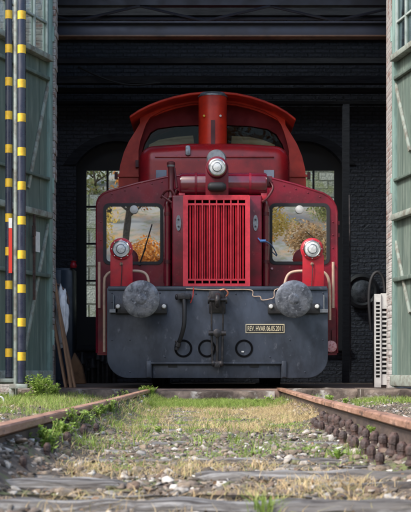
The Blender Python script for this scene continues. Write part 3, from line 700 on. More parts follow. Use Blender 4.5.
# number plate
m = MB(); m.pbox(245.5, 324, 284.5, 333, Y0-.008, Y0-.001); plate = m.build('sign_plate', M['signcream'], loco)
m = MB(); m.pbox(246.4, 324.9, 283.6, 332.1, Y0-.011, Y0-.0085); m.build('sign_face', M['ink'], plate)
def text(s, px0, px1, pyb, h, Y, mt, parent):
    cu = bpy.data.curves.new('t', 'FONT'); cu.body = s; cu.size = 1; cu.extrude = .02; cu.offset = .012
    o = bpy.data.objects.new('t', cu); COL.objects.link(o); bpy.context.view_layer.update()
    me = bpy.data.meshes.new_from_object(o.evaluated_get(bpy.context.evaluated_depsgraph_get())); bpy.data.objects.remove(o)
    co = np.array([v.co[:] for v in me.vertices]); a = co.min(0); b_ = co.max(0)
    off = woff(parent)
    for v in me.vertices:
        u = (v.co.x-a[0])/(b_[0]-a[0]); t_ = (v.co.y-a[1])/(b_[1]-a[1])
        v.co = Vector((X(px0+(px1-px0)*u, Y), Y-.002*(1 if v.co.z > 0 else -.2), Z(pyb-h*t_, Y)))-off
    me.materials.append(mt); o = bpy.data.objects.new('lettering', me); COL.objects.link(o); o.parent = parent; me.name = 'lettering'; return o
text('REV. HVAR 06.05.2011', 247.6, 282.6, 331.0, 5.1, Y0-.012, M['signcream'], plate)

# cab front wall (lower body)
Y1 = 15.25
def cyl_out(L_, Y): return [(X(a,Y), Z(b_,Y)) for a, b_ in L_]
left = [(97,353),(97,206),(97.6,201.5),(99.5,197.5),(103,194),(108,191.6),(137,183.6),(166,177.2),(178,176)]
right = [(255,176),(267,177.2),(295,184.5),(323,193.5),(329,197),(333,201.5),(335.8,207),(336.8,213),(337,353)]
wl = prr(105.5,205.5,161,262.5,Y1,4.5); wr = prr(271.5,205.5,327.5,262.5,Y1,4.5)
cab = MB().prism(cyl_out(left+right, Y1), Y1, Y1+.02, [wl, wr]).build('cab_front', M['maroon'], loco)
# rim rolled around the front outline
def offs(L_, d):
    out = []
    n = len(L_)
    for i in range(n):
        a = Vector(L_[max(i-1,0)]); b_ = Vector(L_[min(i+1,n-1)]); t_ = (b_-a).normalized(); out.append((L_[i][0]+(-t_.y)*d, L_[i][1]+t_.x*d))
    return out
mb = MB(); path = [Vector((x, Y1+.012, z)) for x, z in cyl_out(left+right, Y1)]
mb.tube(path, .018, 8); mb.build('edge_trim', M['maroon'], cab)
# cab roof shell / sides going back
full = left+right
outer = cyl_out(full, Y1); inner = [(x*.985+.003, z-.02) for x, z in outer]
MB().prism(outer+inner[::-1], Y1+.021, Y1+1.05).build('cab_shell', M['maroon'], loco)
MB().prism([((x-.14)*.98+.14, z-.012) for x, z in outer], Y1+1.06, Y1+1.1).build('cab_rear', M['dark_red'], loco)
for wi, (q0, q1) in enumerate(((105.5,161),(271.5,327.5))):
    o_ = prr(q0-2.2,203.3,q1+2.2,264.7,Y1,6); i_ = prr(q0+.9,206.4,q1-.9,261.6,Y1,4)
    ws = MB().prism(o_, Y1-.014, Y1+.024, [i_]).build('windscreen', M['rubber'], loco, smooth=50)
    m = MB(); m.prism(prr(q0+.2,205.8,q1-.2,262.2,Y1,4.5), Y1+.006, Y1+.012); m.build('glass', M['glass_front'], ws)
    px = 134 if wi == 0 else 299.5
    MB().lathe(P(px,209.5,Y1-.02), (0,-1,0), [(-.012,.05),(0,.052),(.012,.05),(.02,.03),(.022,0)], 22).build('pale_disc', M['whiteplastic'], ws)  # pale round disc at the top of the windscreen
    pv = (139.5, 263.5, 151, 232) if wi == 0 else (283, 263.5, 279, 246)
    if wi == 0:
        m = MB(); m.tube([P(pv[0],pv[1],Y1-.03), P(145.5,247,Y1-.03)], .007, 6); m.tube([P(143.5,252,Y1-.026), P(152,224,Y1-.024)], .006, 6); m.lathe(P(pv[0],pv[1]+.5,Y1-.04), (0,1,0), [(0,.018),(.04,.02)], 12); m.build('wiper', M['rubber'], ws)
    else:
        MB().lathe(P(272,268.5,Y1-.03), (0,1,0), [(0,0),(0,.014),(.03,.016)], 12).build('wiper_pivot', M['pinkwhite'], ws)
# cab interior seats
m = MB(); m.pbox(112, 236, 150, 300, Y1+.55, Y1+.7); m.pbox(280, 240, 320, 300, Y1+.55, Y1+.7); m.build('seat', M['tan_interior'], loco, bev=.03)
# bolts along sloped cab edges
rivets([(112,194.2),(125,190.6),(138,187.2),(152,184),(162,181.8),(272,182),(284,185.6),(296,189),(308,192.8),(320,196.8),(333,222),(333,235),(333,248),(100.8,222),(100.8,240)], Y1, M['maroon'], cab)
# small fittings right cab side
m = MB()
for yy in (221, 233): m.pbox(336.5, yy, 339.5, yy+4, Y1+.02, Y1+.06)
m.build('side_hinge', M['maroon'], cab)
# headlight brackets and lamps
Yh = 14.62
for px, w0, w1 in ((121.3,110.3,132.6), (312,302.5,324)):
    top = []
    cyp = 249.3; rr_ = 11.6
    poly = [(w0,288),(w0,256)]
    for k in range(13):
        a = R(205-230*k/12); poly.append((px+rr_*math.cos(a), cyp-rr_*math.sin(a)))
    poly += [(w1,256),(w1,288)]
    hl = MB().prism(cyl_out(poly, Yh), Yh, Yh+.015).build('headlight', M['lamp_red'], loco, bev=.004)
    m = MB(); m.box(X(w0+1,Yh), X(w1-1,Yh), Yh+.016, Yh+.2, Z(288,Yh), Z(268,Yh)); m.build('bracket_box', M['lamp_red'], hl, bev=.01)
    ce = P(px, cyp, Yh)
    MB().lathe(ce, (0,-1,0), [(.0,.125),(.018,.127),(.03,.118),(.034,.106),(.02,.10)], 36).build('lamp_flange', M['lamp_red'], hl)
    MB().lathe(ce, (0,-1,0), [(.02,.104),(.045,.101),(.052,.092),(.045,.084)], 36).build('chrome_ring', M['chrome'], hl)
    MB().lathe(ce, (0,-1,0), [(.030,.088),(.046,.083),(.058,.06),(.065,.03),(.067,0)], 36).build('lens', M['lens'], hl)
    MB().lathe(ce, (0,-1,0), [(0.055,.062),(0.06,.058),(0.064,.050),(0.06,.046)], 30, cap=False).build('lens_ring', M['grey'], hl)
    m = MB()
    for k in range(8):
        a = 2*math.pi*k/8; m.lathe(ce+Vector((.113*math.cos(a), -.03, .113*math.sin(a))), (0,-1,0), [(0,.007),(.006,.006),(.007,0)], 8)
    m.build('screw', M['chrome'], hl)
    m = MB(); m.tube(smoothpath([P(px,262,Yh-.012), P(px+.6,268,Yh-.02), P(px-.3,286,Yh-.012)]), .005, 6); m.build('lamp_cable', M['black'], hl)
    m = MB(); m.lathe(P(px,264,Yh), (0,-1,0), [(0,.02),(.015,.02),(.02,.01)], 10); m.build('gland', M['rust'], hl)
# handrails
Yr = 14.9
for pts in ([(104.3,352),(104.3,320),(104.3,284),(106,276),(112,271.8),(126,271.2),(140,271.4),(146.5,275),(148.8,283),(149,291)],
            [(329.8,320),(329.8,300),(329.3,284),(327.2,276),(322,271.8),(310,271.2),(296,271.4),(288.5,274.5),(285,283),(284.6,291)]):
    MB().tube(smoothpath([P(a,b_,Yr) for a, b_ in pts], 5), .0175, 12).build('handrail', M['cream'], loco)
for a in (99.2, 333.2):
    m = MB(); m.tube([P(a,262,Yr), P(a,308,Yr)], .017, 10); m.tube([P(a,264,Yr), P(a,264,Y1)], .012, 8); m.tube([P(a,306,Yr), P(a,306,Y1)], .012, 8); m.build('handrail', M['cream'], loco)
# side steps
for a, b_ in ((97.3,109),(326,337)):
    m = MB(); m.pbox(a, 353.2, b_, 355, Y1-.1, Y1+.35); m.build('footstep', M['maroon'], loco)
m = MB(); m.lathe(P(331,346.5,Y1-.10), (0,-1,0), [(-.05,.06),(0,.075),(.02,.07),(.03,.04),(.032,0)], 24)
tl = m.build('tail_lamp', M['pinkwhite'], loco); tl.scale = (1,1,1)
MB().pbox(332, 330, 336, 343, Y1-.05, Y1-.02).build('lamp_bracket', M['maroon'], tl)
# platform behind beam
MB().pbox(108, 286.2, 327, 288, Y0+.03, Y1-.01).build('footplate', M['slate'], loco)
# radiator housing and grille
Yg = 14.72
m = MB(); m.box(X(172,Yg+.1), X(262,Yg+.1), Yg+.1, Y1-.01, Z(287,Yg+.1), Z(195,Yg+.1)); hs_ = m.build('radiator_housing', M['maroon'], loco, bev=.02, seg=3)
gm = MB().prism(cyl_out([(183,287),(183,196),(184,195),(249,195),(250,196),(250,287)], Yg), Yg, Yg+.098, [cyl_out([(188,283.5),(188,199.8),(245.2,199.8),(245.2,283.5)], Yg)]).build('grille', M['grille_red'], loco, bev=0)
MB().pbox(187.8, 199.6, 245.4, 283.7, Yg+.075, Yg+.09).build('grille_backing', M['jet'], gm)
nch = 8; cw = (245.2-188)/nch
for i in range(nch):
    a = 188+i*cw
    m = MB(); q = lambda px: X(px, Yg)
    # raised louvre channel, angled
    za, zb_ = Z(279.5,Yg), Z(204.3,Yg)
    prof = [(a+1.05,.072),(a+1.3,.034),(a+2.9,.022),(a+3.1,.072),(a+4.1,.072),(a+4.3,.022),(a+5.8,.034),(a+6.1,.072)]
    vs_ = []
    for zz in (za, zb_): vs_.append([m.bm.verts.new((q(p), Yg+d, zz)) for p, d in prof])
    for k in (0,1,2,4,5,6): m.bm.faces.new((vs_[0][k], vs_[0][k+1], vs_[1][k+1], vs_[1][k]))
    m.build('louvre', M['grille_red'], gm, smooth=20)
    if i: MB().pbox(a-.65, 199.9, a+.65, 283.4, Yg+.004, Yg+.05).build('grille_bar', M['grille_red'], gm)
MB().pbox(188.1, 203.2, 245.1, 205.2, Yg+.008, Yg+.03).build('crossbar', M['grille_red'], gm); MB().pbox(188.1, 278.8, 245.1, 280.6, Yg+.008, Yg+.03).build('crossbar', M['grille_red'], gm)
for px in (178.5, 255.5):
    o_ = []
    for k in range(20):
        a = 2*math.pi*k/20; o_.append((px+2.6*math.cos(a), 223+8*math.sin(a)))
    pq = MB().prism(cyl_out(o_, Yg+.09), Yg+.082, Yg+.099).build('oval_plaque', M['grey'], hs_)
    m = MB(); m.lathe(P(px,219.5,Yg+.08), (0,-1,0), [(0,.012),(.008,.01)], 8); m.lathe(P(px,226.5,Yg+.08), (0,-1,0), [(0,.012),(.008,.01)], 8); m.build('screw', M['black'], pq)
# duct pipes either side
for s_, px in ((-1,167.6), (1,265.6)):
    pts = [(px,286),(px,250),(px,212),(px-1*s_*0,203),(px-s_*5,196.5),(px-s_*9,190)]
    MB().tube(smoothpath([P(a,b_,15.0+.0*i) for i, (a, b_) in enumerate(pts)], 5), .040, 16).build('duct_pipe', M['gloss_maroon'], loco)
    for yy in (214, 262): MB().lathe(P(px,yy,15.0), (0,0,1), [(-.02,.046),(.02,.046)], 16).build('pipe_clamp', M['dark_red'], loco)
    m = MB(); m.pbox(px-4.2, 207, px+4.2, 284, 15.08, 15.24); m.build('side_casing', M['maroon'], loco, bev=.025)
m = MB(); m.tube(smoothpath([P(258,238,14.8), P(261,241,14.78), P(266,241.5,14.8), P(272,246,15.0), P(277,255,15.2)]), .008, 6); m.lathe(P(260,241,14.79), (1,0,0), [(0,.018),(.07,.018)], 10); m.build('blue_hose', mat('blue hose', (.05,.14,.35), .4), loco)
# horizontal drum with bands above the grille
Yd = 14.98
rr_ = 11.5*Yd/F
dr_ = MB().lathe(P(179.5,184.5,Yd), (1,0,0), [(0,rr_*.2),(.004,rr_*.9),(.03,rr_)]+[((267-179.5)*Yd/F-.03,rr_),((267-179.5)*Yd/F-.004,rr_*.9),((267-179.5)*Yd/F,rr_*.2)], 40).build('air_drum', M['gloss_maroon'], loco)
for a in (196, 250): MB().lathe(P(a-1.2,184.5,Yd), (1,0,0), [(0,rr_+.004),(2.4*Yd/F,rr_+.004)], 40).build('drum_strap', M['maroon'], dr_)
for a in (182, 264): MB().pbox(a-3, 193, a+3, 200, Yd-.08, Yd+.1).build('drum_foot', M['lamp_red'], dr_, bev=.005)
# centre headlight on bracket with horn
Yt_ = 14.75
poly = [(205.5,197),(205.5,170)]+[(217+11.3*math.cos(R(180-180*k/14)), 167.5-11.3*math.sin(R(180-180*k/14))) for k in range(15)]+[(228.5,170),(228.5,197)]
hl = MB().prism(cyl_out(poly, Yt_), Yt_, Yt_+.02).build('headlight', M['maroon'], loco, bev=.004)
ce = P(217,168,Yt_)
MB().lathe(ce, (0,-1,0), [(0,.128),(.02,.128),(.05,.118),(.055,.105)], 36).build('lamp_flange', M['maroon'], hl)
MB().lathe(ce, (0,-1,0), [(.03,.108),(.065,.104),(.072,.092),(.06,.08)], 36).build('chrome_ring', M['chrome'], hl)
MB().lathe(ce, (0,-1,0), [(.040,.09),(.062,.082),(.075,.06),(.083,.03),(.085,0)], 36).build('lens', M['lens'], hl)
MB().lathe(ce, (0,-1,0), [(0.072,.062),(0.077,.058),(0.081,.050),(0.077,.046)], 30, cap=False).build('lens_ring', M['grey'], hl)
mb = MB(); mb.lathe(P(207.5,187,Yt_-.05), (1,0,0), [(0,0),(.004,.03),(.025,.052),(.05,.058),(.17,.058),(.195,.052),(.222,.03),(.226,0)], 24); mb.build('horn', M['rubber'], loco)
MB().lathe(P(216.5,159,Yt_+.10), (0,1,0), [(0,.02),(.0,.105),(.02,.12),(.14,.12),(.15,.10)], 32).build('rear_lamp_shell', M['grey'], hl)
# exhaust stub left, lever details
m = MB(); m.lathe(P(171,198,14.9), (0,0,1), [(0,.05),(.03,.038),(.30,.036),(.36,.038),(.40,.05),(.43,.05),(.445,.03)], 18); m.build('filler_stub', M['dark_red'], loco)
MB().lathe(P(171,167,14.9), (0,0,1), [(0,.046),(.02,.05),(.04,.036),(.045,0)], 18).build('stub_cap', M['grey'], loco)
m = MB(); m.tube(smoothpath([P(161,198,14.95), P(165,192,14.9), P(171,190,14.85), P(175,196,14.85)]), .014, 8); m.tube([P(174,168,14.95), P(177,188,14.9)], .016, 8); m.tube([P(162,196,14.9), P(174,204,14.85)], .014, 8); m.build('linkage', M['dark_red'], loco)
m = MB(); m.tube(smoothpath([P(270,182,14.95), P(273,188,14.9), P(268,197,14.85), P(262,202,14.8)]), .016, 8); m.pbox(264, 176, 272, 186, 14.95, 15.1); m.build('linkage', M['dark_red'], loco, bev=.003)

# upper hood
Y2 = 16.2
hp = cyl_out([(138,230),(138,166)], Y2)
def rtop(x0, x1, yt, rpx, Y, base, crown=3):
    L_ = [(x0, base)]
    for k in range(9):
        a = R(180-90*k/8); L_.append((x0+rpx+rpx*math.cos(a), yt+crown+rpx-rpx*math.sin(a)))
    L_.append(((x0+x1)/2-25, yt+.6)); L_.append(((x0+x1)/2+25, yt+.6))
    for k in range(9):
        a = R(90-90*k/8); L_.append((x1-rpx+rpx*math.cos(a), yt+crown+rpx-rpx*math.sin(a)))
    L_.append((x1, base)); return cyl_out(L_, Y)
ho_ = MB(); rings = []; RP_ = 15.0
for k in range(9):
    th = R(90*k/8); i_ = RP_*(1-math.sin(th)); yy = Y2-.0+RP_*Y2/F*(1-math.cos(th))
    rings.append([ho_.bm.verts.new((x, yy, z)) for x, z in rtop(138+i_, 290.5-i_, 140.5+i_, max(16-i_, 3), Y2, 230)])
rings.append([ho_.bm.verts.new((v.co.x, Y2+.9, v.co.z)) for v in rings[-1]])
for a, b_ in zip(rings, rings[1:]):
    for k in range(len(a)-1): ho_.bm.faces.new((a[k], a[k+1], b_[k+1], b_[k]))
    ho_.bm.faces.new((a[-1], a[0], b_[0], b_[-1]))
ho_.bm.faces.new(rings[0])
hood = ho_.build('upper_hood', M['hood_red'], loco, smooth=50)
mb = MB(); mb.pbox(155, 156, 274, 157.4, Y2-.02, Y2-.001); mb.build('hood_ledge', M['hood_red'], hood, bev=.003)
for a, b_ in ((156,166.5), (264,274)):
    MB().pbox(a, 170, b_, 181, Y2-.01, Y2-.001).build('side_pane', M['bluegrey'], hood)
MB().prism(prr(185.5,146,190.5,156,Y2,2), Y2-.05, Y2-.001).build('marker_lamp', M['grey'], hood, bev=.006)
m = MB()
for a in (148, 283): m.pbox(a-9, 163, a-8, 186, Y2-.004, Y2-.001)
# rear cab: orange-red
Y3 = 17.0
def rc(L_): return cyl_out(L_, Y3)
archo = [(131,121.5),(140,115.5),(150,110.5),(162,105.8),(175,102),(190,99),(205,97.6),(221,97.6),(236,99),(250,102),(263,106.2),(275,111.2),(285,117),(294,124)]
# front wall with window opening
sideL = [(118.5,235),(118.5,180),(120,166),(124,152),(129,141),(135.5,131),(140,123)]
sideR = [(285.5,125),(291,134),(297,144),(302,156),(305.2,169),(306,182),(306,235)]
bodypoly = sideL+[(a,b_+2) for a,b_ in archo[1:-1]]+sideR
winpoly = [(141,190),(141,152),(144,142),(150,131),(157,127),(175,124.5),(213,123),(250,124.5),(268,127.5),(277,133),(283,143),(286,152),(286,190)]
rcab = MB().prism(rc(bodypoly), Y3, Y3+.05, [rc([(138.5,190),(138.5,150),(140.5,140),(143.5,131),(146,124),(150,117.5),(162,110.5),(175,106.3),(190,103.2),(213,101.4),(236,103.2),(250,106.3),(264,110.8),(276,117.5),(281,124.5),(284,132),(287,142),(289,151),(289,190)])]).build('rear_cab_front', M['orange_red'], loco, smooth=30)
MB().prism(rc([(x, z+1.5) for x, z in bodypoly]), Y3+.10, Y3+.13, [rc(winpoly)]).build('window_surround', M['deep_red'], loco, smooth=30)  # set-back wall in a deeper red than the cab sides
sh = rc(bodypoly); inn = [(.10+(x-.10)*.965, z-.05) for x, z in sh]
MB().prism(sh+inn[::-1], Y3+.051, Y3+1.5).build('rear_cab_shell', M['orange_red'], loco, smooth=50)
# roof with overhang
ro = rc(archo); ri = [(x*.995, z-.035) for x, z in ro]
roof = MB().prism(ro+ri[::-1], Y3-.38, Y3+1.7).build('roof', M['orange_red'], loco, bev=.012, smooth=50)
m = MB(); m.prism(rc([(142,190),(142,152),(145,142.5),(151,132),(157.5,128),(175,125.5),(213,124),(250,125.5),(267.5,128.5),(276,134),(282,143.5),(285,152),(285,190)]), Y3+.115, Y3+.12); m.build('cab_glass', M['glass_cab'], rcab)
MB().prism(inn, Y3+1.45, Y3+1.49).build('rear_cab_back', M['dark_red'], loco)
m = MB(); m.prism(rc([(148,160),(148,142),(158,137),(175,134),(193,132.5),(197,160)]), Y3+.2, Y3+.28); m.prism(rc([(230,160),(232,133),(250,134),(264,137),(276,142),(278,160)]), Y3+.2, Y3+.28); m.build('tan_panel', M['tan_interior'], loco, bev=.01)  # tan shapes for the streaks low in the cab windows
for a, b_, q in ((117.5,139,1), (285,308.5,-1)):
    m = MB(); m.pbox(a, 174.6, b_, 176.8, Y3-.03, Y3-.001); m.build('band', M['orange_red'], rcab)
for a, b_ in ((116,172),(137,160),(309,172),(287,160)):
    m = MB(); m.pbox(a-1.5, b_, a+1.5, b_+7, Y3-.05, Y3-.002); m.build('hinge', M['dark_red'], rcab)
# chimney (square-ish exhaust) with grey cap
Yk = 16.55
m = MB(); m.lathe(P(212.7,150,Yk), (0,0,1), [(0,14.2*Yk/F),(Z(97,Yk)-Z(150,Yk),14.2*Yk/F)], 48); ch = m.build('chimney', M['orange_red'], loco)
MB().lathe(P(212.7,98,Yk), (0,0,1), [(0,14.8*Yk/F),(.02,14.8*Yk/F),(.035,13.2*Yk/F),(.055,12.5*Yk/F),(.06,0)], 40).build('chimney_cap', M['grey'], ch)
MB().pbox(211, 120, 215, 150, Yk-.205, Yk-.17).build('chimney_strip', M['dark_red'], ch)
m = MB(); m.lathe(P(204,116,Yk-.17), (0,-1,0), [(0,.018),(.02,.015),(.022,0)], 10); m.build('stud', M['yellow'], ch)
m = MB(); m.lathe(P(220.5,116,Yk-.17), (0,-1,0), [(0,.018),(.02,.015),(.022,0)], 10); m.build('stud', M['white'], ch)
for a, b_ in ((205,157),(235,157),(190,157)):
    pass
# wheels and underframe
for yy in (15.9, 18.6):
    for s_ in (-1, 1):
        x = tc_+s_*.7535
        MB().lathe((x-.065, yy, .425), (1,0,0), [(0,.2),(.02,.38),(.0,.425),(.12,.42),(.13,.45),(.14,.38),(.1,.1)], 36).build('wheel', M['black'], loco)
    MB().tube([(tc_-.7, yy, .425), (tc_+.7, yy, .425)], .08, 12).build('axle', M['black'], loco)
for s_ in (-1, 1): MB().box(tc_+s_*.95-.02, tc_+s_*.95+.02, Y0+.85, 20.5, .35, 1.0).build('side_frame', M['black'], loco)
MB().box(X(100,Y1), X(334,Y1), Y1+1.12, 20.6, 1.02, 1.12).build('running_plate', M['black'], loco)
MB().box(-1.1, 1.4, 20.62, 20.66, .2, 1.1).build('rear_beam', M['slate'], loco)

# ------------------------------------------------------------------ things in the shed
Y = 16.2
lk = thing('locker', 'dark blue metal locker standing inside the shed behind the left door', 'locker', P(60, 384, Y))
m = MB(); m.box(X(50,Y), X(72.5,Y), Y, Y+.5, -.01, Z(268,Y)); m.build('body', M['locker'], lk, bev=.008)
for a, b_ in ((50.5,61),(61.6,72)): MB().box(X(a,Y), X(b_,Y), Y-.015, Y-.001, .08, Z(270,Y)).build('door', M['locker'], lk, bev=.004)
m = MB(); m.lathe(P(73.5,268,Y-.05), (0,0,1), [(0,.04),(.03,.05),(.07,.03),(.09,.045),(.1,0)], 16); o = m.build('red_lamp', M['lamp_red']); tag(o, 'small red lamp sitting on top of the blue locker', 'lamp')
for i, (a, b_, lab) in enumerate((((71,384),(53,270),'bare plank leaning outermost against the jamb'), ((66,385),(52,310),'bare plank leaning in the middle by the left jamb'), ((75,384),(54.5,285),'bare plank whose foot stands nearest the locomotive'))):
    Ya, Yb_ = 14.74+.04*i, 14.80+.03*i; p0 = P(*a, Ya); p0.z = .0; p1 = P(*b_, Yb_)
    d = (p1-p0); L_ = d.length; q = d.to_track_quat('Z','Y').to_matrix().to_4x4(); m = MB()
    m.box(-.028, .028, -.012, .012, 0, L_, M=Matrix.Translation(p0) @ q); tag(m.build('plank', M['plank'], bev=.003), lab, 'plank', 'planks leaning by the left jamb')
m = MB()
bmesh.ops.create_icosphere(m.bm, subdivisions=4, radius=1)
for v in m.bm.verts:
    n_ = noise.noise(v.co*2.2)*.25+noise.noise(v.co*6)*.08; n_ += .12*noise.noise(v.co*14); v.co *= 1+n_; v.co = Vector((v.co.x*.085, v.co.y*.07, v.co.z*.36))
bmesh.ops.translate(m.bm, verts=m.bm.verts[:], vec=P(61.5, 318, 14.98)); tag(m.build('sack', M['sack'], smooth=80), 'crumpled white plastic sack hanging behind the leaning planks', 'sack')
m = MB(); m.tube(smoothpath([P(54,283,15.0), P(60,286,15.0), P(66,293,15.0), P(69,304,15.0)]), .014, 8); tag(m.build('bent_rod', M['rustdark']), 'curved rusty rod beside the white sack', 'rod')
m = MB(); pts = [P(66,384,15.8), P(86,384,15.8), P(82,366,15.8), P(74,352,15.8), P(68,368,15.8)]
m.prism([(p.x, max(p.z,-.01)) for p in pts], 15.8, 15.95); tag(m.build('canvas_bundle', M['canvas'], bev=.02), 'brown canvas bundle on the floor beside the blue locker', 'bundle')
# clutter on the floor behind left
random.seed(3)
Y = 20.3
cr = thing('clutter_rack', 'dark machine parts heaped on the floor beyond the left of the locomotive', 'rack', P(90, 380, Y))
for i in range(9):
    a = 72+i*5; h = random.uniform(20, 38)
    m = MB(); m.lathe((X(a,Y), Y+random.uniform(0,.5), 0), (0,0,1), [(0,.06),(h*Y/F*.6,.05),(h*Y/F*.62,.08),(h*Y/F,.03)], 10); m.build('machine_part', M['black_iron'], cr)
# radiator / white grid panel
Y = 14.95
gp = thing('slatted_panel', 'off white slatted plastic panel leaning inside the right door jamb', 'panel', P(381, 383, Y))
x0, x1 = X(374.5,Y), X(381,Y); z0, z1 = 0.0, Z(294,Y)
hs2 = [[(x0+.018,z0+.12+i*.047),(x1-.012,z0+.12+i*.047),(x1-.012,z0+.15+i*.047),(x0+.018,z0+.15+i*.047)] for i in range(int((z1-z0-.2)/.047))]
MB().prism([(x0,z0),(x1,z0),(x1,z1),(x0,z1)], Y, Y+.03, hs2).build('side_slats', M['whiteplastic'], gp)
x0, x1 = X(381.2,Y), X(389,Y)
hs2 = [[(x0+.012,z0+.16+i*.055),(x1-.012,z0+.16+i*.055),(x1-.012,z0+.192+i*.055),(x0+.012,z0+.192+i*.055)] for i in range(int((z1-z0-.28)/.055))]
MB().prism([(x0,z0+.03),(x1,z0+.03),(x1,z1+.01),(x0,z1+.01)], Y+.02, Y+.05, hs2).build('front_slats', M['whiteplastic'], gp)
MB().box(X(375,Y), X(389,Y), Y+.06, Y+.20, .02, z1-.03).build('core', M['black'], gp)
m = MB(); m.tube(smoothpath([P(371,330,15.2), P(369,300,15.2), P(371,280,15.2), P(377,272,15.2), P(383,278,15.2), P(385,292,15.2)]), .02, 10); tag(m.build('hose_coil', M['rubber']), 'black hose looped above the off white panel', 'hose')
# wheel on back wall right
m = MB(); ce = P(362, 291, 21.35)
hr = thing('cable_reel', 'round dark reel hanging on the back wall at right', 'reel', ce)
m.lathe(ce, (0,1,0), [(0,.21),(-.02,.25),(0,.30),(.05,.31),(.1,.25),(.1,.21)], 30, cap=False); m.build('rim', M['frame_black'], hr)
MB().lathe(ce, (0,1,0), [(-.03,0),(-.02,.12),(.02,.21),(.1,.21)], 30).build('disc', M['steel'], hr)
# iron column on the right
Y = 20.6
cl = thing('iron_column', 'dark iron column inside the shed right of the locomotive', 'column', (X(346,Y), Y, 0))
CZ = Z(104,Y)
for nm, a, b_, c_, d_ in (('flange',343,349.5,0,.02),('web',345.6,347,.021,.12),('flange',343,349.5,.121,.14)): MB().box(X(a,Y), X(b_,Y), Y+c_, Y+d_, 0, CZ).build(nm, M['timber'], cl)
Y = 16
m = MB(); m.tube([P(349.5,195,Y), P(350.5,372,Y)], .012, 6); tag(m.build('pipe', M['black_iron']), 'thin vertical pipe right of the locomotive', 'pipe')

# ------------------------------------------------------------------ stone walls and foliage behind the shed
m = MB(); m.box(-9, 1.0, 30.0, 30.6, -.3, 4.52); tag(m.build('retaining_wall', M['blocks']), 'grey stone retaining wall outside the left rear window', 'wall')
m = MB(); m.box(1.002, 9, 29.8, 30.6, -.3, 5.9); tag(m.build('retaining_wall', M['mossy']), 'higher mossy stone retaining wall outside the right rear window', 'wall')
def leaves(n, centers, rad, size, rg):
    c_ = centers[rg.integers(0, len(centers), n)]; d = rg.normal(size=(n,3)); d /= np.linalg.norm(d, axis=1)[:,None]
    pos = c_+d*(rad*rg.random(n)**.45)[:,None]*np.array([1,1,.8])
    u = rg.normal(size=(n,3)); u /= np.linalg.norm(u,axis=1)[:,None]; v = np.cross(u, rg.normal(size=(n,3))); v /= np.linalg.norm(v,axis=1)[:,None]
    s_ = size*(.6+.8*rg.random(n))[:,None]
    V_ = np.stack([pos-u*s_, pos+v*s_*.5, pos+u*s_, pos-v*s_*.5], 1).reshape(-1,3); F_ = np.arange(n*4).reshape(-1,4); return V_, F_
def tree(x, y, z, h, crown, kind, label, cat, group, n=1800, size=.14, seed=0):
    rg = np.random.default_rng(seed); t = thing(cat.replace(' ','_'), label, cat, (x,y,z), group=group)
    m = MB(); top = Vector((x,y,z+h*.75)); m.tube(smoothpath([(x,y,z-.4),(x+.1,y,z+h*.3),tuple(top)]), [.035*h*(1-i/16) for i in range(13)], 8)
    for k in range(5):
        a = rg.random()*6.28; m.tube([(x,y,z+h*(.3+.08*k)), (x+math.cos(a)*crown*.7, y+math.sin(a)*crown*.7, z+h*(.5+.08*k))], [.012*h,.004*h], 6)
    m.build('trunk', M['bark'], t)
    ncl = 11; cs = []
    for k in range(ncl):
        a = rg.random()*6.28; r = crown*rg.random()**.5*.8; cs.append((r*math.cos(a), r*math.sin(a), h*(.38+.55*rg.random())))
    V_, F_ = leaves(n, np.array(cs), crown*.48, size, rg)
    npmesh('crown', V_, F_, M[kind], 4, parent=t); return t
kinds = ['orange autumn','yellow autumn','brown autumn','pale green']
random.seed(11)
for i in range(9):
    x = -6+i*1.5; k = kinds[(3,1,3,0,1,2,3,1,0)[i]]
    tree(x, 31.5+random.uniform(0,1.2), 4.0+(.9 if x > 1 else 0), 2.2, .95, k, '%s bush on the stone wall behind the shed, %s from the left' % (k, ORD[i]), 'bush', 'bushes above the retaining walls', n=900, size=.07, seed=i)
for i in range(24):
    x = -14+(i%8)*4+random.uniform(-1.2,1.2)+(i//8)*2; row = i//8; k = kinds[random.choice([0,0,0,1,2,3])]
    y = -27-row*8+random.uniform(-1.5,1.5); z = 1.6+(-24-y)/3*1.25
    tree(x, y, z, random.uniform(3.5,6.5), 1.9, k, '%s tree, %s from the left in the %s row facing the shed' % (k, ORD[i%8], ('lower','middle','upper')[row]), 'autumn tree', 'autumn trees on the slope facing the shed', n=4200, size=.085, seed=100+i)

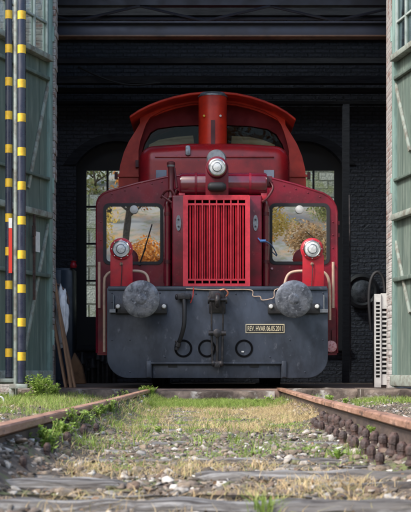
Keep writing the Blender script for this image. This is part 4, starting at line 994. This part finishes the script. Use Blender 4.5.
# ------------------------------------------------------------------ ballast, grass, weeds
tpl = []
for k in range(24):
    r_ = np.random.default_rng(k); q = r_.normal(size=(11,3)); q /= np.linalg.norm(q, axis=1)[:,None]; q *= r_.uniform(.75,1.1,(11,1))
    bm = bmesh.new(); [bm.verts.new(p) for p in q]; res = bmesh.ops.convex_hull(bm, input=bm.verts[:]); bmesh.ops.triangulate(bm, faces=bm.faces[:])
    bmesh.ops.bevel(bm, geom=bm.edges[:], offset=.07, segments=1, affect='EDGES'); bmesh.ops.triangulate(bm, faces=bm.faces[:])
    bm.verts.ensure_lookup_table(); bm.verts.index_update()
    tpl.append((np.array([v.co[:] for v in bm.verts]), np.array([[v.index for v in f.verts] for f in bm.faces]))); bm.free()
def stones(name, pts, sizes, mt, flat=.6):
    VV, FF = [], []; o = 0
    for (x, y), s_ in zip(pts, sizes):
        v, f_ = tpl[rng.integers(0,24)]; v = v*np.array([1, rng.uniform(.6,1), flat*rng.uniform(.6,1.1)])
        a = rng.uniform(0,6.28); b_ = rng.normal(0,.35); ca, sa = math.cos(a), math.sin(a); cb_, sb_ = math.cos(b_), math.sin(b_)
        Rm = np.array([[ca,-sa,0],[sa,ca,0],[0,0,1]])@np.array([[1,0,0],[0,cb_,-sb_],[0,sb_,cb_]])
        v = (v@Rm.T)*s_+np.array([x, y, gz(x,y)+s_*.12]); VV.append(v); FF.append(f_+o); o += len(v)
    return npmesh(name, np.concatenate(VV), np.concatenate(FF), mt, 3)
pts, szs = [], []
N_ = 0
while len(pts) < 26000:
    y = rng.uniform(2.4, 14.0); x = rng.uniform(-.175*y-.4, .18*y+.4)
    xl = x-trackc(y)
    if abs(abs(xl)-.7535) < .05 and y > 13.6 or abs(abs(xl)-.7535) < .03: continue
    if rng.random() > min(1, 5.5/y)**.6: continue
    cl_ = noise.noise(Vector((x*1.3, y*.9, 4)))
    if y > 7.0 and abs(xl) < .68 and cl_ < .1 and rng.random() < .75: continue
    if xl < -.85 and y > 7 and rng.random() < .8: continue
    if any(abs(y-q_[0]) < q_[1]*.5 and q_[2] < xl < q_[3] for q_ in SL[:7]) and rng.random() < .93: continue
    pts.append((x, y)); szs.append(float(np.clip(rng.lognormal(math.log(.0102), .55), .0035, .036)))
tag(stones('ballast', pts, szs, M['stone'], .62), 'grey brown broken stones of the track ballast', 'ballast', kind='stuff')
def blades(name, pts, hgt, wid, lean, mt):
    n = len(pts); p = np.array([(x, y, gz(x,y)-.004) for x, y in pts]); a = rng.uniform(0,6.28,n); h = hgt*(rng.random(n)*.8+.4); l = lean*rng.random(n)*h*1.4
    d = np.stack([np.cos(a), np.sin(a), np.zeros(n)],1); b2 = rng.uniform(0,6.28,n); s_ = np.stack([np.cos(b2), np.sin(b2), np.zeros(n)],1)*(wid*(.6+.8*rng.random(n)))[:,None]
    up = np.array([0,0,1.]); mid = p+d*(l*.3)[:,None]+up*(h*.6)[:,None]; tip = p+d*l[:,None]+up*h[:,None]*.95
    V_ = np.stack([p-s_, p+s_, mid+s_*.7, mid-s_*.7, tip],1).reshape(-1,3); b_ = (np.arange(n)*5)[:,None]
    F_ = np.concatenate([b_+np.array([0,1,2]), b_+np.array([0,2,3]), b_+np.array([3,2,4])], 0); return npmesh(name, V_, F_, mt, 3)
def tuftpts(ntuft, per, region, spread, dens=None):
    out = []
    while len(out) < ntuft*per:
        x, y = region()
        if dens and rng.random() > dens(x, y): continue
        if abs(abs(x-trackc(y))-.7535) < .06: continue
        k = rng.integers(per//2, per*3//2); out += [(x+rng.normal(0,spread), y+rng.normal(0,spread)) for _ in range(k)]
    return out
nz_ = lambda x, y, f=1.6, s_=0: noise.noise(Vector((x*f, y*f*.6, s_)))
# green strip between rails before the threshold
G = tuftpts(1250, 14, lambda: (rng.uniform(-.55,.85), rng.uniform(11.3,13.5)), .03, lambda x,y: 1 if nz_(x,y,2,1) > -.2 else .2)
G += tuftpts(620, 14, lambda: (rng.uniform(-2.4,-.70), rng.uniform(8.5,13.9)), .035, lambda x,y: .9 if nz_(x,y,1.5,7) > -.1 else .15)
G += tuftpts(130, 14, lambda: (rng.uniform(.95,2.2), rng.uniform(11.3,12.7)), .03, lambda x,y: 1 if nz_(x,y,2,9) > 0 else .1)
G += tuftpts(75, 9, lambda: (rng.uniform(-.6,.65), rng.uniform(4.6,10)), .016, lambda x,y: 1 if nz_(x,y,2.4,12) > .15 else .05)
G += tuftpts(80, 8, lambda: (rng.uniform(-.66,-.25), rng.uniform(5.2,12)), .022)
G += tuftpts(7, 16, lambda: (rng.uniform(.13,.20), rng.uniform(2.95,3.1)), .012)
tag(blades('grass', G, .066, .0021, 1.0, M['grass']), 'green grass growing between the rails and beside the left door', 'grass', kind='stuff')
Dp = tuftpts(520, 20, lambda: (rng.uniform(-.60,.80), rng.uniform(7.0,11.5)), .05, lambda x,y: (1 if nz_(x,y,2.6,3) > .0 else .08)*(1 if x > -.1 else .5))
Dp += tuftpts(200, 20, lambda: (rng.uniform(.35,.78), rng.uniform(8.5,12.6)), .04)
Dp += tuftpts(230, 14, lambda: (rng.uniform(-.5,.60), rng.uniform(3.0,4.6)), .03, lambda x,y: 1 if nz_(x,y,2,5) > .0 else .06)
Dp += tuftpts(260, 14, lambda: (rng.uniform(-2.2,-.85), rng.uniform(7,13.8)), .04)
Dp += tuftpts(90, 12, lambda: (rng.uniform(-.69,-.3), rng.uniform(4.8,12)), .03)
tag(blades('dry_grass', Dp, .042, .0015, 1.8, M['dry']), 'pale dry grass lying over the ballast between the rails', 'grass', kind='stuff')
def weed(px, py, Y, h, nst, label, seed, lf=.03, per=10, mt='weed', group=None):
    rg = np.random.default_rng(seed); x = X(px, Y); z = gz(x, Y); t = thing('weed_plant', label, 'weed', (x, Y, z), group=group)
    m = MB(); L_ = []
    for k in range(nst):
        a = rg.uniform(0,6.28); l = rg.uniform(.1,.5)*h; hh = h*rg.uniform(.6,1); b0 = Vector((x+rg.normal(0,h*.12), Y+rg.normal(0,h*.12), z-.01)); b1 = b0+Vector((math.cos(a)*l, math.sin(a)*l, hh))
        mid = (b0+b1)/2+Vector((0,0,hh*.1)); ps = smoothpath([b0, mid, b1], 4); m.tube(ps, .0022, 5)
        for q in range(per):
            u = rg.uniform(.2,1.0); p = ps[min(int(u*(len(ps)-1)), len(ps)-1)]; aa = rg.uniform(0,6.28); dirn = Vector((math.cos(aa), math.sin(aa), rg.uniform(0,.7))).normalized(); sz = lf*rg.uniform(.5,1.2); sd_ = dirn.cross(Vector((0,0,1))).normalized()*sz*.28
            tw = Vector((0,0,rg.uniform(-.3,.3)*sz)); L_ += [p, p+dirn*sz*.5+sd_+tw, p+dirn*sz, p+dirn*sz*.5-sd_-tw]
    m.build('stem', M['grass'], t)
    Vv = np.array([(v-Vector((x,Y,z)))[:] for v in L_]); npmesh('leaf', Vv, np.arange(len(Vv)).reshape(-1,4), M[mt], 4, parent=t)
    return t
weed(47, 440, 4.85, .125, 18, 'leafy bright green weed at the inside of the left rail', 1, .022, 16)
weed(64, 445, 5.35, .09, 18, 'low green weed right of the leafy weed by the left rail', 2, .026)
weed(40, 398, 12.6, .27, 60, 'bushy green clump below the left door', 3, .035, 16)
weed(54, 398, 12.9, .17, 30, 'smaller green clump between the bushy clump and the threshold', 4, .035)
weed(125, 397, 13.5, .17, 10, 'yellowish weed growing where the left rail meets the threshold', 5, .03)
weed(143, 400, 13.6, .18, 12, 'yellow green weed between the left rail and the middle slab', 6, .03)
weed(152, 402, 13.2, .13, 14, 'green clump at the left end of the middle slab', 7, .035)
weed(80, 440, 6.9, .06, 8, 'flat green weed in the stones between the rails on the left', 8, .024)
weed(337, 452, 4.9, .05, 7, 'small green weed among the stones left of the bolts', 9, .022)
weed(330, 402, 12.6, .11, 12, 'green clump right of the right rail before the door', 10, .03)
weed(316, 400, 13.2, .12, 8, 'thin weed on the ground right of the threshold end of the rail', 12, .02)
weed(270, 402, 13.0, .10, 12, 'green clump at the right end of the middle slab', 11, .03)
weed(260, 508, 3.05, .035, 8, 'tuft of green leaves beside the nearest sleeper', 13, .016)
weed(98, 415, 7.0, .09, 12, 'thin stemmed weed leaning on the left rail halfway along', 14, .02)
weed(75, 420, 5.85, .11, 12, 'seedy weed touching the left rail nearer the camera', 15, .02)

for i, (px, py, Y_, h_, n_, lab) in enumerate([
    (57, 432, 5.1, .11, 7, 'upright pale green weed against the left rail above the leafy weed'), (88, 424, 6.5, .10, 7, 'light green weed between the rails left of the dry grass'),
    (112, 410, 8.1, .10, 8, 'light green weed touching the left rail two thirds along'), (104, 436, 7.6, .07, 12, 'low weed in the rubble left of centre'),
    (118, 402, 12.4, .13, 18, 'bushy weed beside the far end of the left rail'), (133, 404, 12.6, .12, 16, 'yellow green weed just inside the far end of the left rail'),
    (176, 404, 13.1, .10, 18, 'grassy clump in front of the middle slab left of centre'), (256, 408, 12.2, .08, 14, 'grassy clump in the green strip right of centre'),
    (28, 402, 12.2, .09, 14, 'low clump left of the bushy green clump'), (345, 404, 12.4, .08, 12, 'low green clump outside the right rail'), (158, 436, 7.2, .05, 9, 'small weed in the rubble near the track centre'), (372, 436, 5.6, .05, 8, 'small weed behind the bolts of the right rail')]):
    weed(px, py, Y_, h_, n_, lab, 50+i, .019 if h_ > .07 else .014, 14)

# fallen leaves
n = 2600; p = []
while len(p) < n:
    y = 2.6+11*rng.random()**1.5; x = rng.uniform(-.18*y-.2, .18*y+.2); p.append((x, y, gz(x, y)+.004+.014*rng.random()))
p = np.array(p); u = rng.normal(size=(n,3))*np.array([1,1,.35]); u /= np.linalg.norm(u,axis=1)[:,None]; v = np.cross(u, np.array([0,0,1.])+rng.normal(size=(n,3))*.35); v /= np.linalg.norm(v,axis=1)[:,None]
s_ = (.004+.009*rng.random(n))[:,None]
V_ = np.stack([p-u*s_, p+v*s_*.55, p+u*s_, p-v*s_*.55],1).reshape(-1,3)
M['litter'] = mat('fallen leaves', (.2,.1,.05), .8, island=[(.16,.09,.045),(.25,.15,.08),(.10,.06,.04),(.32,.23,.13),(.20,.10,.05)])
tag(npmesh('fallen_leaves', V_, np.arange(n*4).reshape(-1,4), M['litter'], 4), 'small brown fallen leaves scattered over the ballast', 'leaves', kind='stuff')

Mo = tuftpts(950, 22, lambda: (rng.uniform(-.62,.65), rng.uniform(4.4,12)), .05, lambda x,y: 1 if nz_(x,y,2.2,21) > .05 else .06)
Mo += tuftpts(160, 22, lambda: (rng.uniform(-.68,-.3), rng.uniform(4.8,12)), .05, lambda x,y: 1 if nz_(x,y,1.9,23) > -.1 else .1)
tag(blades('moss', Mo, .016, .0022, 1.4, M['weed']), 'low mossy green growth in patches over the ballast', 'moss', kind='stuff')
